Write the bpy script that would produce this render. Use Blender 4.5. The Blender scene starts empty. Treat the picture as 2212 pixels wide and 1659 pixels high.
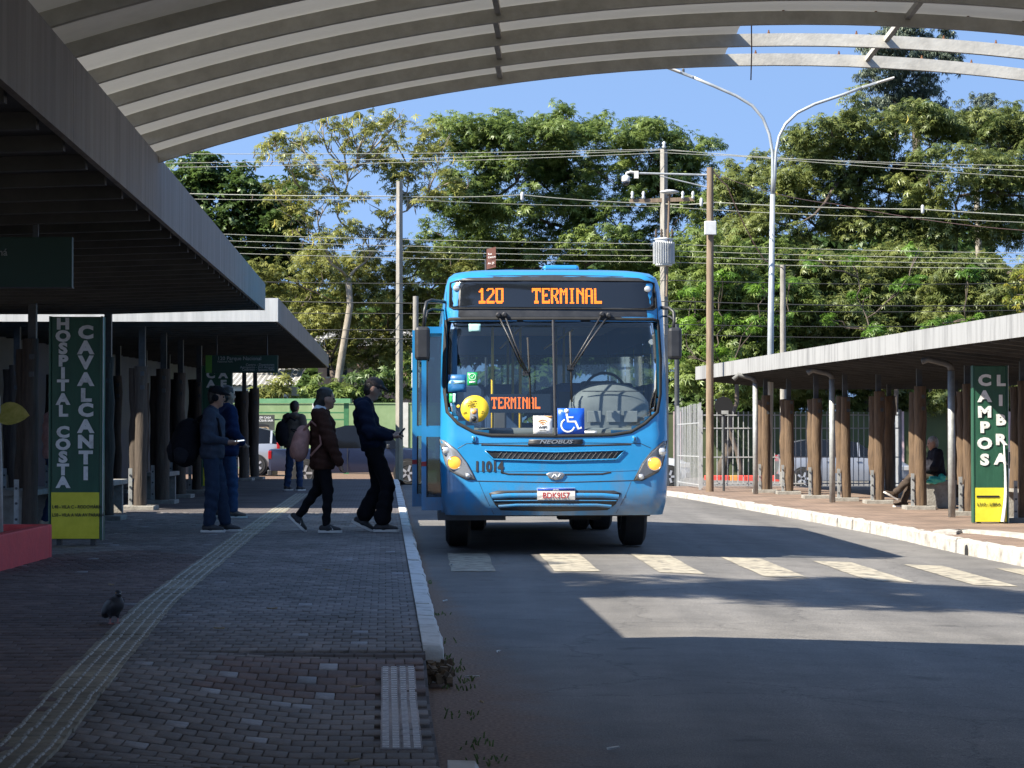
import bpy, math, random
import numpy as np
from mathutils import Vector, Matrix
sc = bpy.context.scene
col = sc.collection
random.seed(7); RNG = np.random.default_rng(7)
# ---------------------------------------------------------------- camera, sky, sun, exposure
FPX = 4916.0                      # focal length in units of a 2212 px wide picture
CAMZ = 1.36
PITCH = math.atan(95.5 / FPX)
cd = bpy.data.cameras.new('camera'); cam = bpy.data.objects.new('camera', cd); col.objects.link(cam)
cd.sensor_width = 36; cd.lens = FPX / 2212 * 36; cd.clip_start = 0.1; cd.clip_end = 3000
cam.location = (0, 0, CAMZ); cam.rotation_euler = (math.pi / 2 + PITCH, 0, 0)
sc.camera = cam
L = Vector((.95, .50, -1.0)).normalized()          # direction in which the sunlight travels
w = bpy.data.worlds.new('World'); sc.world = w; w.use_nodes = True
nt = w.node_tree; bg = nt.nodes['Background']
sky = nt.nodes.new('ShaderNodeTexSky'); sky.sky_type = 'NISHITA'; sky.sun_disc = False
sky.sun_elevation = math.asin(-L.z); sky.sun_rotation = math.atan2(-L.x, -L.y)
sky.air_density = 1.0; sky.dust_density = 0.2; sky.ozone_density = 1.2; sky.altitude = 200
tcw = nt.nodes.new('ShaderNodeTexCoord'); va = nt.nodes.new('ShaderNodeVectorMath'); va.operation = 'ADD'; va.inputs[1].default_value = (0, 0, .48)
vn = nt.nodes.new('ShaderNodeVectorMath'); vn.operation = 'NORMALIZE'
nt.links.new(tcw.outputs['Generated'], va.inputs[0]); nt.links.new(va.outputs[0], vn.inputs[0]); nt.links.new(vn.outputs[0], sky.inputs[0])
nt.links.new(sky.outputs[0], bg.inputs[0]); bg.inputs[1].default_value = 0.135
sd = bpy.data.lights.new('sun', 'SUN'); sun = bpy.data.objects.new('sun', sd); col.objects.link(sun)
sd.energy = 5.0; sd.angle = math.radians(.53); sd.color = (1, .93, .80)
sun.rotation_euler = L.to_track_quat('-Z', 'Y').to_euler(); sun.location = (-20, -10, 30)
sc.view_settings.view_transform = 'Standard'; sc.view_settings.look = 'None'
sc.view_settings.exposure = 1.3; sc.view_settings.gamma = 1
sc.render.engine = 'CYCLES'; sc.cycles.max_bounces = 7; sc.cycles.transparent_max_bounces = 12
sc.cycles.use_denoising = True; sc.cycles.caustics_reflective = False; sc.cycles.caustics_refractive = False

# ---------------------------------------------------------------- helpers: places
def P(x, y, d):
    u = (x - 1106) / FPX; v = (829.5 - y) / FPX
    Y = math.cos(PITCH) - v * math.sin(PITCH); Z = math.sin(PITCH) + v * math.cos(PITCH)
    k = d / Y
    return Vector((u * k, d, CAMZ + Z * k))
def G(x, y, z=0.0):
    a = P(x, y, 1.0); dz = a.z - CAMZ
    k = (z - CAMZ) / dz
    return Vector((a.x * k, k, z))
AX = -.056                          # the street runs back along (AX, 1)
def lerp(a, b, t): return a + (b - a) * t
def sstep(a, b, x):
    t = min(1, max(0, (x - a) / (b - a))); return t * t * (3 - 2 * t)
def interp(tab, x):
    if x <= tab[0][0]: return tab[0][1]
    for (a, va), (b, vb) in zip(tab, tab[1:]):
        if x <= b: return lerp(va, vb, (x - a) / (b - a))
    return tab[-1][1]
def zroad(X, Y):
    z = -.04 * min(max(X - 1.2, 0), 4.6)
    zs = -.45 - .02 * max(-20, min(X, 20))
    return lerp(z, zs, sstep(54, 66, Y))

# ---------------------------------------------------------------- helpers: materials
MATS = {}
def M(name, c1, c2=None, scale=6, rough=.6, metal=0, bump=0, bscale=None, coat=0, rand=0, stretch=(1, 1, 1), detail=6, lo=.35, hi=.65, attr=False, spec=.5, emit=None):
    if name in MATS: return MATS[name]
    m = bpy.data.materials.new(name); m.use_nodes = True; n = m.node_tree.nodes; l = m.node_tree.links
    b = n['Principled BSDF']; b.inputs['Roughness'].default_value = rough; b.inputs['Metallic'].default_value = metal
    b.inputs['Coat Weight'].default_value = coat; b.inputs['Coat Roughness'].default_value = .06
    b.inputs['Specular IOR Level'].default_value = spec
    c1 = (*c1, 1); out = None
    if c2 or bump:
        tc = n.new('ShaderNodeTexCoord'); mp = n.new('ShaderNodeMapping'); mp.inputs['Scale'].default_value = stretch
        geo = n.new('ShaderNodeNewGeometry')
        l.new(geo.outputs['Position'] if rand == -1 else tc.outputs['Object'], mp.inputs[0])
    if c2:
        nz = n.new('ShaderNodeTexNoise'); nz.inputs['Scale'].default_value = scale; nz.inputs['Detail'].default_value = detail; nz.inputs['Roughness'].default_value = .65
        l.new(mp.outputs[0], nz.inputs['Vector'])
        r = n.new('ShaderNodeValToRGB'); r.color_ramp.elements[0].position = lo; r.color_ramp.elements[1].position = hi
        r.color_ramp.elements[0].color = c1; r.color_ramp.elements[1].color = (*c2, 1)
        l.new(nz.outputs[0], r.inputs[0]); out = r.outputs[0]
        mr = n.new('ShaderNodeMapRange'); mr.inputs[3].default_value = max(.02, rough - .1); mr.inputs[4].default_value = min(1, rough + .1)
        l.new(nz.outputs[0], mr.inputs[0]); l.new(mr.outputs[0], b.inputs['Roughness'])
    if rand > 0 or attr:
        hsv = n.new('ShaderNodeHueSaturation')
        src = None
        oi = n.new('ShaderNodeObjectInfo'); src = oi.outputs['Random']
        if attr:
            at = n.new('ShaderNodeAttribute'); at.attribute_name = 'rnd'
            ad = n.new('ShaderNodeMath'); ad.operation = 'ADD'; l.new(at.outputs['Fac'], ad.inputs[0]); l.new(src, ad.inputs[1])
            fr = n.new('ShaderNodeMath'); fr.operation = 'FRACT'; l.new(ad.outputs[0], fr.inputs[0]); src = fr.outputs[0]
        m2 = n.new('ShaderNodeMapRange'); m2.inputs[3].default_value = 1 - rand; m2.inputs[4].default_value = 1 + rand
        l.new(src, m2.inputs[0])
        if attr:                                  # broad worn and dirty areas that run across many pieces
            gp = n.new('ShaderNodeNewGeometry'); nw = n.new('ShaderNodeTexNoise'); nw.inputs['Scale'].default_value = .9; nw.inputs['Detail'].default_value = 7; nw.inputs['Roughness'].default_value = .65
            l.new(gp.outputs['Position'], nw.inputs['Vector']); m3 = n.new('ShaderNodeMapRange'); m3.inputs[1].default_value = .3; m3.inputs[2].default_value = .7; m3.inputs[3].default_value = .62; m3.inputs[4].default_value = 1.42
            l.new(nw.outputs[0], m3.inputs[0]); mm = n.new('ShaderNodeMath'); mm.operation = 'MULTIPLY'; l.new(m2.outputs[0], mm.inputs[0]); l.new(m3.outputs[0], mm.inputs[1]); m2 = mm
        l.new(m2.outputs[0], hsv.inputs['Value'])
        if out: l.new(out, hsv.inputs['Color'])
        else: hsv.inputs['Color'].default_value = c1
        out = hsv.outputs[0]
    if out: l.new(out, b.inputs['Base Color'])
    else: b.inputs['Base Color'].default_value = c1
    if bump:
        nb = n.new('ShaderNodeTexNoise'); nb.inputs['Scale'].default_value = bscale or scale * 4; nb.inputs['Detail'].default_value = 5
        l.new(mp.outputs[0], nb.inputs['Vector'])
        bp = n.new('ShaderNodeBump'); bp.inputs['Strength'].default_value = bump; bp.inputs['Distance'].default_value = .02
        l.new(nb.outputs[0], bp.inputs['Height']); l.new(bp.outputs[0], b.inputs['Normal'])
    if emit:
        b.inputs['Emission Color'].default_value = (*emit[0], 1); b.inputs['Emission Strength'].default_value = emit[1]
    MATS[name] = m; return m
def glassmat(name, tint, gloss=.5, rough=.02, refl=(1, 1, 1)):
    if name in MATS: return MATS[name]
    m = bpy.data.materials.new(name); m.use_nodes = True; n = m.node_tree.nodes; l = m.node_tree.links
    n.remove(n['Principled BSDF']); o = n['Material Output']
    t = n.new('ShaderNodeBsdfTransparent'); t.inputs[0].default_value = (*tint, 1)
    g = n.new('ShaderNodeBsdfGlossy'); g.inputs['Roughness'].default_value = rough; g.inputs[0].default_value = (*refl, 1)
    fz = n.new('ShaderNodeFresnel'); fz.inputs[0].default_value = 1.5
    ml = n.new('ShaderNodeMath'); ml.operation = 'MULTIPLY_ADD'; ml.inputs[1].default_value = .9; ml.inputs[2].default_value = gloss
    l.new(fz.outputs[0], ml.inputs[0]); mx = n.new('ShaderNodeMixShader')
    l.new(ml.outputs[0], mx.inputs[0]); l.new(t.outputs[0], mx.inputs[1]); l.new(g.outputs[0], mx.inputs[2]); l.new(mx.outputs[0], o.inputs[0])
    MATS[name] = m; return m
def leafmat(name, c1, c2, trans=.45):
    m = bpy.data.materials.new(name); m.use_nodes = True; n = m.node_tree.nodes; l = m.node_tree.links
    n.remove(n['Principled BSDF']); o = n['Material Output']
    at = n.new('ShaderNodeAttribute'); at.attribute_name = 'rnd'
    r = n.new('ShaderNodeValToRGB'); r.color_ramp.elements[0].color = (*c1, 1); r.color_ramp.elements[1].color = (*c2, 1)
    l.new(at.outputs['Fac'], r.inputs[0])
    d = n.new('ShaderNodeBsdfDiffuse'); t = n.new('ShaderNodeBsdfTranslucent'); g = n.new('ShaderNodeBsdfGlossy'); g.inputs['Roughness'].default_value = .45
    g.inputs[0].default_value = (.6, .65, .55, 1)
    l.new(r.outputs[0], d.inputs[0]); l.new(r.outputs[0], t.inputs[0])
    a = n.new('ShaderNodeMixShader'); a.inputs[0].default_value = trans
    l.new(d.outputs[0], a.inputs[1]); l.new(t.outputs[0], a.inputs[2])
    b = n.new('ShaderNodeMixShader'); b.inputs[0].default_value = .06; l.new(a.outputs[0], b.inputs[1]); l.new(g.outputs[0], b.inputs[2])
    l.new(b.outputs[0], o.inputs[0]); return m

# ---------------------------------------------------------------- helpers: objects
def tag(o, label=None, cat=None, group=None, kind=None):
    if label: o['label'] = label
    if cat: o['category'] = cat
    if group: o['group'] = group
    if kind: o['kind'] = kind
    return o
def empty(name, loc, label=None, cat=None, group=None, rz=0, kind=None):
    o = bpy.data.objects.new(name, None); col.objects.link(o); o.location = loc; o.rotation_euler = (0, 0, rz)
    o.empty_display_size = .2
    return tag(o, label, cat, group, kind)
def worigin(o):
    p = Vector((0, 0, 0))
    while o: p += o.location; o = o.parent
    return p
def addobj(name, me, parent=None, loc=(0, 0, 0), rot=None):
    o = bpy.data.objects.new(name, me); col.objects.link(o); o.location = loc
    if rot: o.rotation_euler = rot
    if parent: o.parent = parent
    return o
class MB:
    def __init__(s): s.v = []; s.f = []; s.m = []; s.mi = 0
    def add(s, vs, fs):
        k = len(s.v); s.v += [tuple(p) for p in vs]; s.f += [tuple(i + k for i in q) for q in fs]; s.m += [s.mi] * len(fs); return s
    def box(s, c, d, rot=None):
        x, y, z = d[0] / 2, d[1] / 2, d[2] / 2
        vs = [Vector(p) for p in ((-x,-y,-z),(x,-y,-z),(x,y,-z),(-x,y,-z),(-x,-y,z),(x,-y,z),(x,y,z),(-x,y,z))]
        if rot is not None:
            R = rot if isinstance(rot, Matrix) else Matrix.Rotation(rot, 3, 'Z')
            vs = [R @ p for p in vs]
        c = Vector(c)
        return s.add([p + c for p in vs], [(0,3,2,1),(4,5,6,7),(0,1,5,4),(1,2,6,5),(2,3,7,6),(3,0,4,7)])
    def bb(s, a, b):
        return s.box([(a[i] + b[i]) / 2 for i in range(3)], [abs(b[i] - a[i]) for i in range(3)])
    def bar(s, a, b, wd, ht, up=(0, 0, 1)):
        a = Vector(a); b = Vector(b); t = (b - a).normalized(); u = Vector(up)
        r = t.cross(u)
        if r.length < 1e-4: r = t.cross(Vector((0, 1, 0)))
        r.normalize(); u = r.cross(t)
        vs = []
        for p in (a, b):
            for sx, sy in ((-1,-1),(1,-1),(1,1),(-1,1)): vs.append(p + r * sx * wd / 2 + u * sy * ht / 2)
        return s.add(vs, [(0,1,2,3),(7,6,5,4),(0,4,5,1),(1,5,6,2),(2,6,7,3),(3,7,4,0)])
    def tube(s, pts, r, n=8, cap=True):
        pts = [Vector(p) for p in pts]; rs = r if isinstance(r, (list, tuple)) else [r] * len(pts)
        vs = []; fs = []; pr = None
        for i, p in enumerate(pts):
            t = (pts[min(i + 1, len(pts) - 1)] - pts[max(i - 1, 0)]).normalized()
            if pr is None:
                pr = t.cross(Vector((0, 0, 1)))
                if pr.length < .05: pr = t.cross(Vector((1, 0, 0)))
            else: pr = pr - t * pr.dot(t)
            pr.normalize(); q = t.cross(pr)
            for k in range(n):
                a = 2 * math.pi * k / n; vs.append(p + (pr * math.cos(a) + q * math.sin(a)) * rs[i])
        for i in range(len(pts) - 1):
            for k in range(n):
                k2 = (k + 1) % n; fs.append((i*n+k, i*n+k2, (i+1)*n+k2, (i+1)*n+k))
        if cap: fs += [tuple(range(n))[::-1], tuple((len(pts)-1)*n + k for k in range(n))]
        return s.add(vs, fs)
    def lathe(s, prof, c=(0,0,0), n=16, axis='z', cap=True):
        vs = []; fs = []
        for (r, h) in prof:
            for k in range(n):
                a = 2*math.pi*k/n; x, y = r*math.cos(a), r*math.sin(a)
                p = {'z': (x, y, h), 'y': (x, h, y), 'x': (h, x, y)}[axis]
                vs.append(Vector(p) + Vector(c))
        for i in range(len(prof)-1):
            for k in range(n):
                k2 = (k+1) % n; fs.append((i*n+k, i*n+k2, (i+1)*n+k2, (i+1)*n+k))
        if cap: fs += [tuple(range(n))[::-1], tuple((len(prof)-1)*n + k for k in range(n))]
        return s.add(vs, fs)
    def prism(s, poly, a, b):           # poly of (p,q); a,b: functions or offsets along the third axis given as callables (p,q)->Vector
        n = len(poly); vs = [a(p, q) for p, q in poly] + [b(p, q) for p, q in poly]
        fs = [tuple(range(n))[::-1], tuple(range(n, 2*n))] + [(i, (i+1) % n, n+(i+1) % n, n+i) for i in range(n)]
        return s.add(vs, fs)
    def mesh(s, name, mats=None, smooth=False, off=None):
        me = bpy.data.meshes.new(name)
        v = s.v if off is None else [(p[0]-off[0], p[1]-off[1], p[2]-off[2]) for p in s.v]
        me.from_pydata(v, [], s.f)
        for m in (mats if isinstance(mats, (list, tuple)) else [mats] if mats else []): me.materials.append(m)
        if any(s.m): me.polygons.foreach_set('material_index', s.m)
        if smooth: me.polygons.foreach_set('use_smooth', [True] * len(s.f))
        me.update(); return me
    def build(s, name, mats, parent=None, world=True, smooth=False, bev=0, auto=None, label=None, cat=None, group=None, kind=None):
        off = None; loc = (0, 0, 0)
        if parent is not None:
            if world: off = worigin(parent)
        else:
            a = np.array(s.v); off = Vector(((a[:,0].min()+a[:,0].max())/2, (a[:,1].min()+a[:,1].max())/2, a[:,2].min())); loc = off
        me = s.mesh(name, mats, smooth, off)
        o = addobj(name, me, parent, loc)
        if bev:
            b = o.modifiers.new('bevel', 'BEVEL'); b.width = bev; b.segments = 2; b.limit_method = 'ANGLE'
        if auto is not None:
            me.polygons.foreach_set('use_smooth', [True] * len(s.f))
            me.set_sharp_from_angle(angle=math.radians(auto))
        return tag(o, label, cat, group, kind)
def npmesh(name, v, f, mat, rnd=None, smooth=False):
    """v (N,3), f (K,n) arrays; rnd per-face random attribute"""
    me = bpy.data.meshes.new(name); v = np.ascontiguousarray(v, dtype=np.float32); f = np.ascontiguousarray(f, dtype=np.int32)
    me.vertices.add(len(v)); me.vertices.foreach_set('co', v.ravel())
    k = f.shape[1]; me.loops.add(f.size); me.loops.foreach_set('vertex_index', f.ravel())
    me.polygons.add(len(f)); me.polygons.foreach_set('loop_start', np.arange(0, f.size, k, dtype=np.int32))
    me.update(calc_edges=True)
    if smooth: me.polygons.foreach_set('use_smooth', np.ones(len(f), dtype=bool))
    if rnd is not None:
        a = me.attributes.new('rnd', 'FLOAT', 'FACE'); a.data.foreach_set('value', np.ascontiguousarray(rnd, dtype=np.float32))
    for m in (mat if isinstance(mat, (list, tuple)) else [mat]): me.materials.append(m)
    return me
def text(body, size, mat, parent, org, right, up, bold=0, name='lettering', align='LEFT', ext=.002, shear=0, sx=1, spacing=1):
    """flat lettering at a world place (parent untransformed) or local place"""
    cu = bpy.data.curves.new('t', 'FONT'); cu.body = body; cu.size = size; cu.offset = bold * size; cu.extrude = ext; cu.align_x = align; cu.shear = shear
    cu.resolution_u = 3; cu.space_character = spacing
    ob = bpy.data.objects.new('t', cu); me = bpy.data.meshes.new_from_object(ob)
    bpy.data.objects.remove(ob)
    r = Vector(right).normalized(); u = Vector(up).normalized(); n = r.cross(u); o = Vector(org)
    for v in me.vertices: v.co = o + r * (v.co.x * sx) + u * v.co.y + n * v.co.z
    me.materials.clear(); me.materials.append(mat); me.name = name
    return addobj(name, me, parent)
# ================================================================ materials of the place
def asphalt():
    m = bpy.data.materials.new('asphalt'); m.use_nodes = True; n = m.node_tree.nodes; l = m.node_tree.links; b = n['Principled BSDF']
    g = n.new('ShaderNodeNewGeometry')
    n1 = n.new('ShaderNodeTexNoise'); n1.inputs['Scale'].default_value = .55; n1.inputs['Detail'].default_value = 7; l.new(g.outputs['Position'], n1.inputs['Vector'])
    n2 = n.new('ShaderNodeTexNoise'); n2.inputs['Scale'].default_value = 55; n2.inputs['Detail'].default_value = 4; l.new(g.outputs['Position'], n2.inputs['Vector'])
    r = n.new('ShaderNodeValToRGB'); r.color_ramp.elements[0].color = (.10, .096, .092, 1); r.color_ramp.elements[1].color = (.185, .172, .155, 1)
    r.color_ramp.elements[0].position = .3; r.color_ramp.elements[1].position = .75
    ad = n.new('ShaderNodeMath'); ad.operation = 'MULTIPLY_ADD'; ad.inputs[1].default_value = .55; l.new(n2.outputs[0], ad.inputs[0]); 
    ml = n.new('ShaderNodeMath'); ml.operation = 'MULTIPLY'; ml.inputs[1].default_value = .5; l.new(n1.outputs[0], ml.inputs[0]); l.new(ml.outputs[0], ad.inputs[2]); l.new(ad.outputs[0], r.inputs[0])
    n3 = n.new('ShaderNodeTexVoronoi'); n3.inputs['Scale'].default_value = 120; l.new(g.outputs['Position'], n3.inputs['Vector'])
    lt = n.new('ShaderNodeMath'); lt.operation = 'LESS_THAN'; lt.inputs[1].default_value = .16; l.new(n3.outputs['Distance'], lt.inputs[0])
    mx = n.new('ShaderNodeMixRGB'); mx.inputs[2].default_value = (.23, .22, .20, 1); l.new(lt.outputs[0], mx.inputs[0]); l.new(r.outputs[0], mx.inputs[1])
    n4 = n.new('ShaderNodeTexNoise'); n4.inputs['Scale'].default_value = 150; n4.inputs['Detail'].default_value = 2; l.new(g.outputs['Position'], n4.inputs['Vector'])
    gr = n.new('ShaderNodeMapRange'); gr.inputs[1].default_value = .3; gr.inputs[2].default_value = .7; gr.inputs[3].default_value = .5; gr.inputs[4].default_value = 1.6; l.new(n4.outputs[0], gr.inputs[0])
    hv = n.new('ShaderNodeHueSaturation'); l.new(gr.outputs[0], hv.inputs['Value']); l.new(mx.outputs[0], hv.inputs['Color'])
    mpt = n.new('ShaderNodeMapping'); mpt.inputs['Scale'].default_value = (1.1, .06, 1); l.new(g.outputs['Position'], mpt.inputs[0])
    n6 = n.new('ShaderNodeTexNoise'); n6.inputs['Scale'].default_value = 1.3; n6.inputs['Detail'].default_value = 4; l.new(mpt.outputs[0], n6.inputs['Vector'])
    n7 = n.new('ShaderNodeTexNoise'); n7.inputs['Scale'].default_value = 1.7; n7.inputs['Detail'].default_value = 9; n7.inputs['Roughness'].default_value = .75; l.new(g.outputs['Position'], n7.inputs['Vector'])
    st = n.new('ShaderNodeMapRange'); st.inputs[1].default_value = .35; st.inputs[2].default_value = .68; st.inputs[3].default_value = .6; st.inputs[4].default_value = 1.35
    av = n.new('ShaderNodeMath'); av.operation = 'MULTIPLY_ADD'; av.inputs[1].default_value = .5; l.new(n6.outputs[0], av.inputs[0])
    av2 = n.new('ShaderNodeMath'); av2.operation = 'MULTIPLY'; av2.inputs[1].default_value = .5; l.new(n7.outputs[0], av2.inputs[0]); l.new(av2.outputs[0], av.inputs[2]); l.new(av.outputs[0], st.inputs[0])
    hw = n.new('ShaderNodeHueSaturation'); l.new(st.outputs[0], hw.inputs['Value']); l.new(hv.outputs[0], hw.inputs['Color']); hv = hw
    vc = n.new('ShaderNodeTexVoronoi'); vc.feature = 'DISTANCE_TO_EDGE'; vc.inputs['Scale'].default_value = .42
    wp = n.new('ShaderNodeMixRGB'); wp.blend_type = 'LINEAR_LIGHT'; wp.inputs[0].default_value = .35; l.new(g.outputs['Position'], wp.inputs[1]); l.new(n7.outputs['Color'], wp.inputs[2]); l.new(wp.outputs[0], vc.inputs['Vector'])
    ck = n.new('ShaderNodeMath'); ck.operation = 'LESS_THAN'; ck.inputs[1].default_value = .0032; l.new(vc.outputs['Distance'], ck.inputs[0])
    hk = n.new('ShaderNodeMixRGB'); hk.inputs[2].default_value = (.03, .028, .026, 1); ckm = n.new('ShaderNodeMath'); ckm.operation = 'MULTIPLY'; ckm.inputs[1].default_value = .6; l.new(ck.outputs[0], ckm.inputs[0]); l.new(ckm.outputs[0], hk.inputs[0]); l.new(hv.outputs[0], hk.inputs[1]); hv = hk
    vo = n.new('ShaderNodeTexVoronoi'); vo.inputs['Scale'].default_value = 1.1; vo.inputs['Randomness'].default_value = 1; l.new(wp.outputs[0], vo.inputs['Vector'])
    os_ = n.new('ShaderNodeMapRange'); os_.inputs[1].default_value = .05; os_.inputs[2].default_value = .13; os_.inputs[3].default_value = .55; os_.inputs[4].default_value = 0; l.new(vo.outputs['Distance'], os_.inputs[0])
    ho = n.new('ShaderNodeMixRGB'); ho.inputs[2].default_value = (.04, .038, .036, 1); l.new(os_.outputs[0], ho.inputs[0]); l.new(hv.outputs[0], ho.inputs[1]); hv = ho
    # soil washed against the kerb: distance from the kerb line, broken up by noise
    sp = n.new('ShaderNodeSeparateXYZ'); l.new(g.outputs['Position'], sp.inputs[0])
    def mth(op, a, b_=None, c_=None):
        q = n.new('ShaderNodeMath'); q.operation = op
        for i_, v_ in enumerate((a, b_, c_)):
            if v_ is None: continue
            if isinstance(v_, (int, float)): q.inputs[i_].default_value = v_
            else: l.new(v_, q.inputs[i_])
        return q.outputs[0]
    u = mth('MULTIPLY_ADD', sp.outputs['Y'], .056, sp.outputs['X']); u = mth('ADD', u, .47 - .056 * 12.1 - .115)
    n5 = n.new('ShaderNodeTexNoise'); n5.inputs['Scale'].default_value = 2.2; n5.inputs['Detail'].default_value = 8; n5.inputs['Roughness'].default_value = .7; l.new(g.outputs['Position'], n5.inputs['Vector'])
    wdt = n.new('ShaderNodeMapRange'); wdt.inputs[1].default_value = 7; wdt.inputs[2].default_value = 21; wdt.inputs[3].default_value = .62; wdt.inputs[4].default_value = .10; l.new(sp.outputs['Y'], wdt.inputs[0])
    e_ = mth('DIVIDE', u, wdt.outputs[0]); e_ = mth('MULTIPLY_ADD', n5.outputs[0], 1.6, e_); fac = n.new('ShaderNodeMapRange'); fac.inputs[1].default_value = 2.1; fac.inputs[2].default_value = 1.25; l.new(e_, fac.inputs[0])
    soilc = n.new('ShaderNodeValToRGB'); soilc.color_ramp.elements[0].color = (.10, .055, .034, 1); soilc.color_ramp.elements[1].color = (.23, .15, .095, 1); soilc.color_ramp.elements[0].position = .35; soilc.color_ramp.elements[1].position = .65; l.new(n2.outputs[0], soilc.inputs[0])
    ms = n.new('ShaderNodeMixRGB'); l.new(fac.outputs[0], ms.inputs[0]); l.new(hv.outputs[0], ms.inputs[1]); l.new(soilc.outputs[0], ms.inputs[2])
    l.new(ms.outputs[0], b.inputs['Base Color']); b.inputs['Roughness'].default_value = .82
    bp = n.new('ShaderNodeBump'); bp.inputs['Strength'].default_value = .5; bp.inputs['Distance'].default_value = .01; l.new(n2.outputs[0], bp.inputs['Height']); l.new(bp.outputs[0], b.inputs['Normal'])
    return m
def brickmat(name, c1, c2, mortar, bw, bh, rot):
    m = bpy.data.materials.new(name); m.use_nodes = True; n = m.node_tree.nodes; l = m.node_tree.links; b = n['Principled BSDF']
    g = n.new('ShaderNodeNewGeometry'); mp = n.new('ShaderNodeMapping'); mp.inputs['Rotation'].default_value = (0, 0, rot); l.new(g.outputs['Position'], mp.inputs[0])
    t = n.new('ShaderNodeTexBrick'); t.inputs['Color1'].default_value = (*c1, 1); t.inputs['Color2'].default_value = (*c2, 1); t.inputs['Mortar'].default_value = (*mortar, 1)
    t.inputs['Scale'].default_value = 1; t.inputs['Mortar Size'].default_value = .006; t.inputs['Brick Width'].default_value = bw; t.inputs['Row Height'].default_value = bh
    l.new(mp.outputs[0], t.inputs['Vector'])
    nz = n.new('ShaderNodeTexNoise'); nz.inputs['Scale'].default_value = 1.2; nz.inputs['Detail'].default_value = 8; l.new(g.outputs['Position'], nz.inputs['Vector'])
    mr = n.new('ShaderNodeMapRange'); mr.inputs[1].default_value = .3; mr.inputs[2].default_value = .7; mr.inputs[3].default_value = .6; mr.inputs[4].default_value = 1.3; l.new(nz.outputs[0], mr.inputs[0])
    h = n.new('ShaderNodeHueSaturation'); l.new(mr.outputs[0], h.inputs['Value']); l.new(t.outputs[0], h.inputs['Color']); l.new(h.outputs[0], b.inputs['Base Color'])
    b.inputs['Roughness'].default_value = .85; return m
MA = asphalt()
m_soil = M('soil', (.09, .05, .032), (.16, .105, .07), 3, .95, bump=.6, bscale=30, rand=-1)
m_grassground = M('grass_ground', (.04, .055, .02), (.10, .09, .05), .8, .95, bump=.5, bscale=12, rand=-1)
m_paver_grey = M('paver_grey', (.118, .106, .10), (.185, .168, .16), 9, .78, bump=.35, bscale=60, rand=.20, attr=True)
m_paver_red = M('paver_red', (.102, .072, .065), (.16, .115, .102), 9, .8, bump=.35, bscale=60, rand=.20, attr=True)
m_paver_worn = M('paver_worn', (.15, .145, .15), (.26, .255, .26), 14, .6, bump=.3, bscale=60, rand=.25, attr=True)
m_sidebase = brickmat('paver_far', (.12, .105, .104), (.095, .083, .084), (.045, .04, .038), .105, .205, AX)
m_platform = brickmat('platform_paver', (.245, .17, .125), (.19, .135, .10), (.14, .10, .078), .21, .105, .06)
m_tactile = M('tactile_clay', (.20, .18, .135), (.31, .28, .215), 12, .8, bump=.3, bscale=50, rand=.18, attr=True)
m_worntop = M('worn_white', (.20, .19, .16), (.42, .41, .37), 25, .7)
m_ramprib = M('worn_rib', (.42, .40, .40), (.66, .64, .64), 25, .6)
m_ramptile = M('ramp_tactile', (.24, .21, .205), (.38, .34, .33), 25, .7, rand=.2, attr=True)
m_kerb = M('kerb_white', (.36, .34, .30), (.62, .61, .58), 5, .8, bump=.4, bscale=25, rand=-1, lo=.28, hi=.5)
m_kerbs = M('kerb_white_sunlit', (.22, .20, .17), (.44, .42, .385), 5, .85, bump=.5, bscale=25, rand=-1, lo=.30, hi=.52)  # second kerb white, darkened in colour against the direct sun
m_stripe = M('crossing_paint', (.13, .12, .10), (.40, .355, .27), 7, .8, rand=-1, lo=.36, hi=.56, detail=12)
m_galv = M('galvanised', (.30, .31, .31), (.48, .49, .48), 3, .55, .25, stretch=(6, 6, .5))
m_fascia = M('fascia_metal', (.115, .095, .08), (.27, .25, .225), 3, .65, .05, stretch=(2.6, 2.6, .22), lo=.3, hi=.68, detail=10)  # weathered streaks; whole colour darkened for the side turned from the sun
m_fascia_sunlit = M('fascia_sunlit', (.40, .405, .40), (.52, .52, .51), 2.2, .6, 0, stretch=(5, 5, .4))  # lighter copy of the fascia; sun on the end boards put into colour
m_beam = M('canopy_steel', (.42, .40, .355), (.56, .54, .485), 7, .6, 0, bump=.1, bscale=40)
m_sheet = M('canopy_sheet', (.70, .70, .69), (.82, .82, .81), 4, .5, 0)
n_ = m_sheet.node_tree.nodes; l_ = m_sheet.node_tree.links; tr_ = n_.new('ShaderNodeBsdfTranslucent'); tr_.inputs[0].default_value = (.75, .74, .70, 1)
mx_ = n_.new('ShaderNodeMixShader'); mx_.inputs[0].default_value = .045; l_.new(n_['Principled BSDF'].outputs[0], mx_.inputs[1]); l_.new(tr_.outputs[0], mx_.inputs[2]); l_.new(mx_.outputs[0], n_['Material Output'].inputs[0])
m_skyl = m_sheet.copy(); m_skyl.name = 'translucent_sheet'; m_skyl.node_tree.nodes['Mix Shader'].inputs[0].default_value = .085
mx_.inputs[0].default_value = .02
m_rust = M('rust', (.10, .04, .02), (.2, .09, .04), 20, .9)
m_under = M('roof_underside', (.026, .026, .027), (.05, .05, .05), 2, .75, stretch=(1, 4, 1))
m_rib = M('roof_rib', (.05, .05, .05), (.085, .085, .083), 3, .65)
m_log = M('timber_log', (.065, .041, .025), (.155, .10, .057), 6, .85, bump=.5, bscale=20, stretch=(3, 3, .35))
m_logd = M('timber_dark', (.046, .035, .028), (.10, .078, .06), 6, .85, bump=.5, bscale=20, stretch=(3, 3, .35))  # same timber, darkened in colour for the shade under the left roofs
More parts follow.
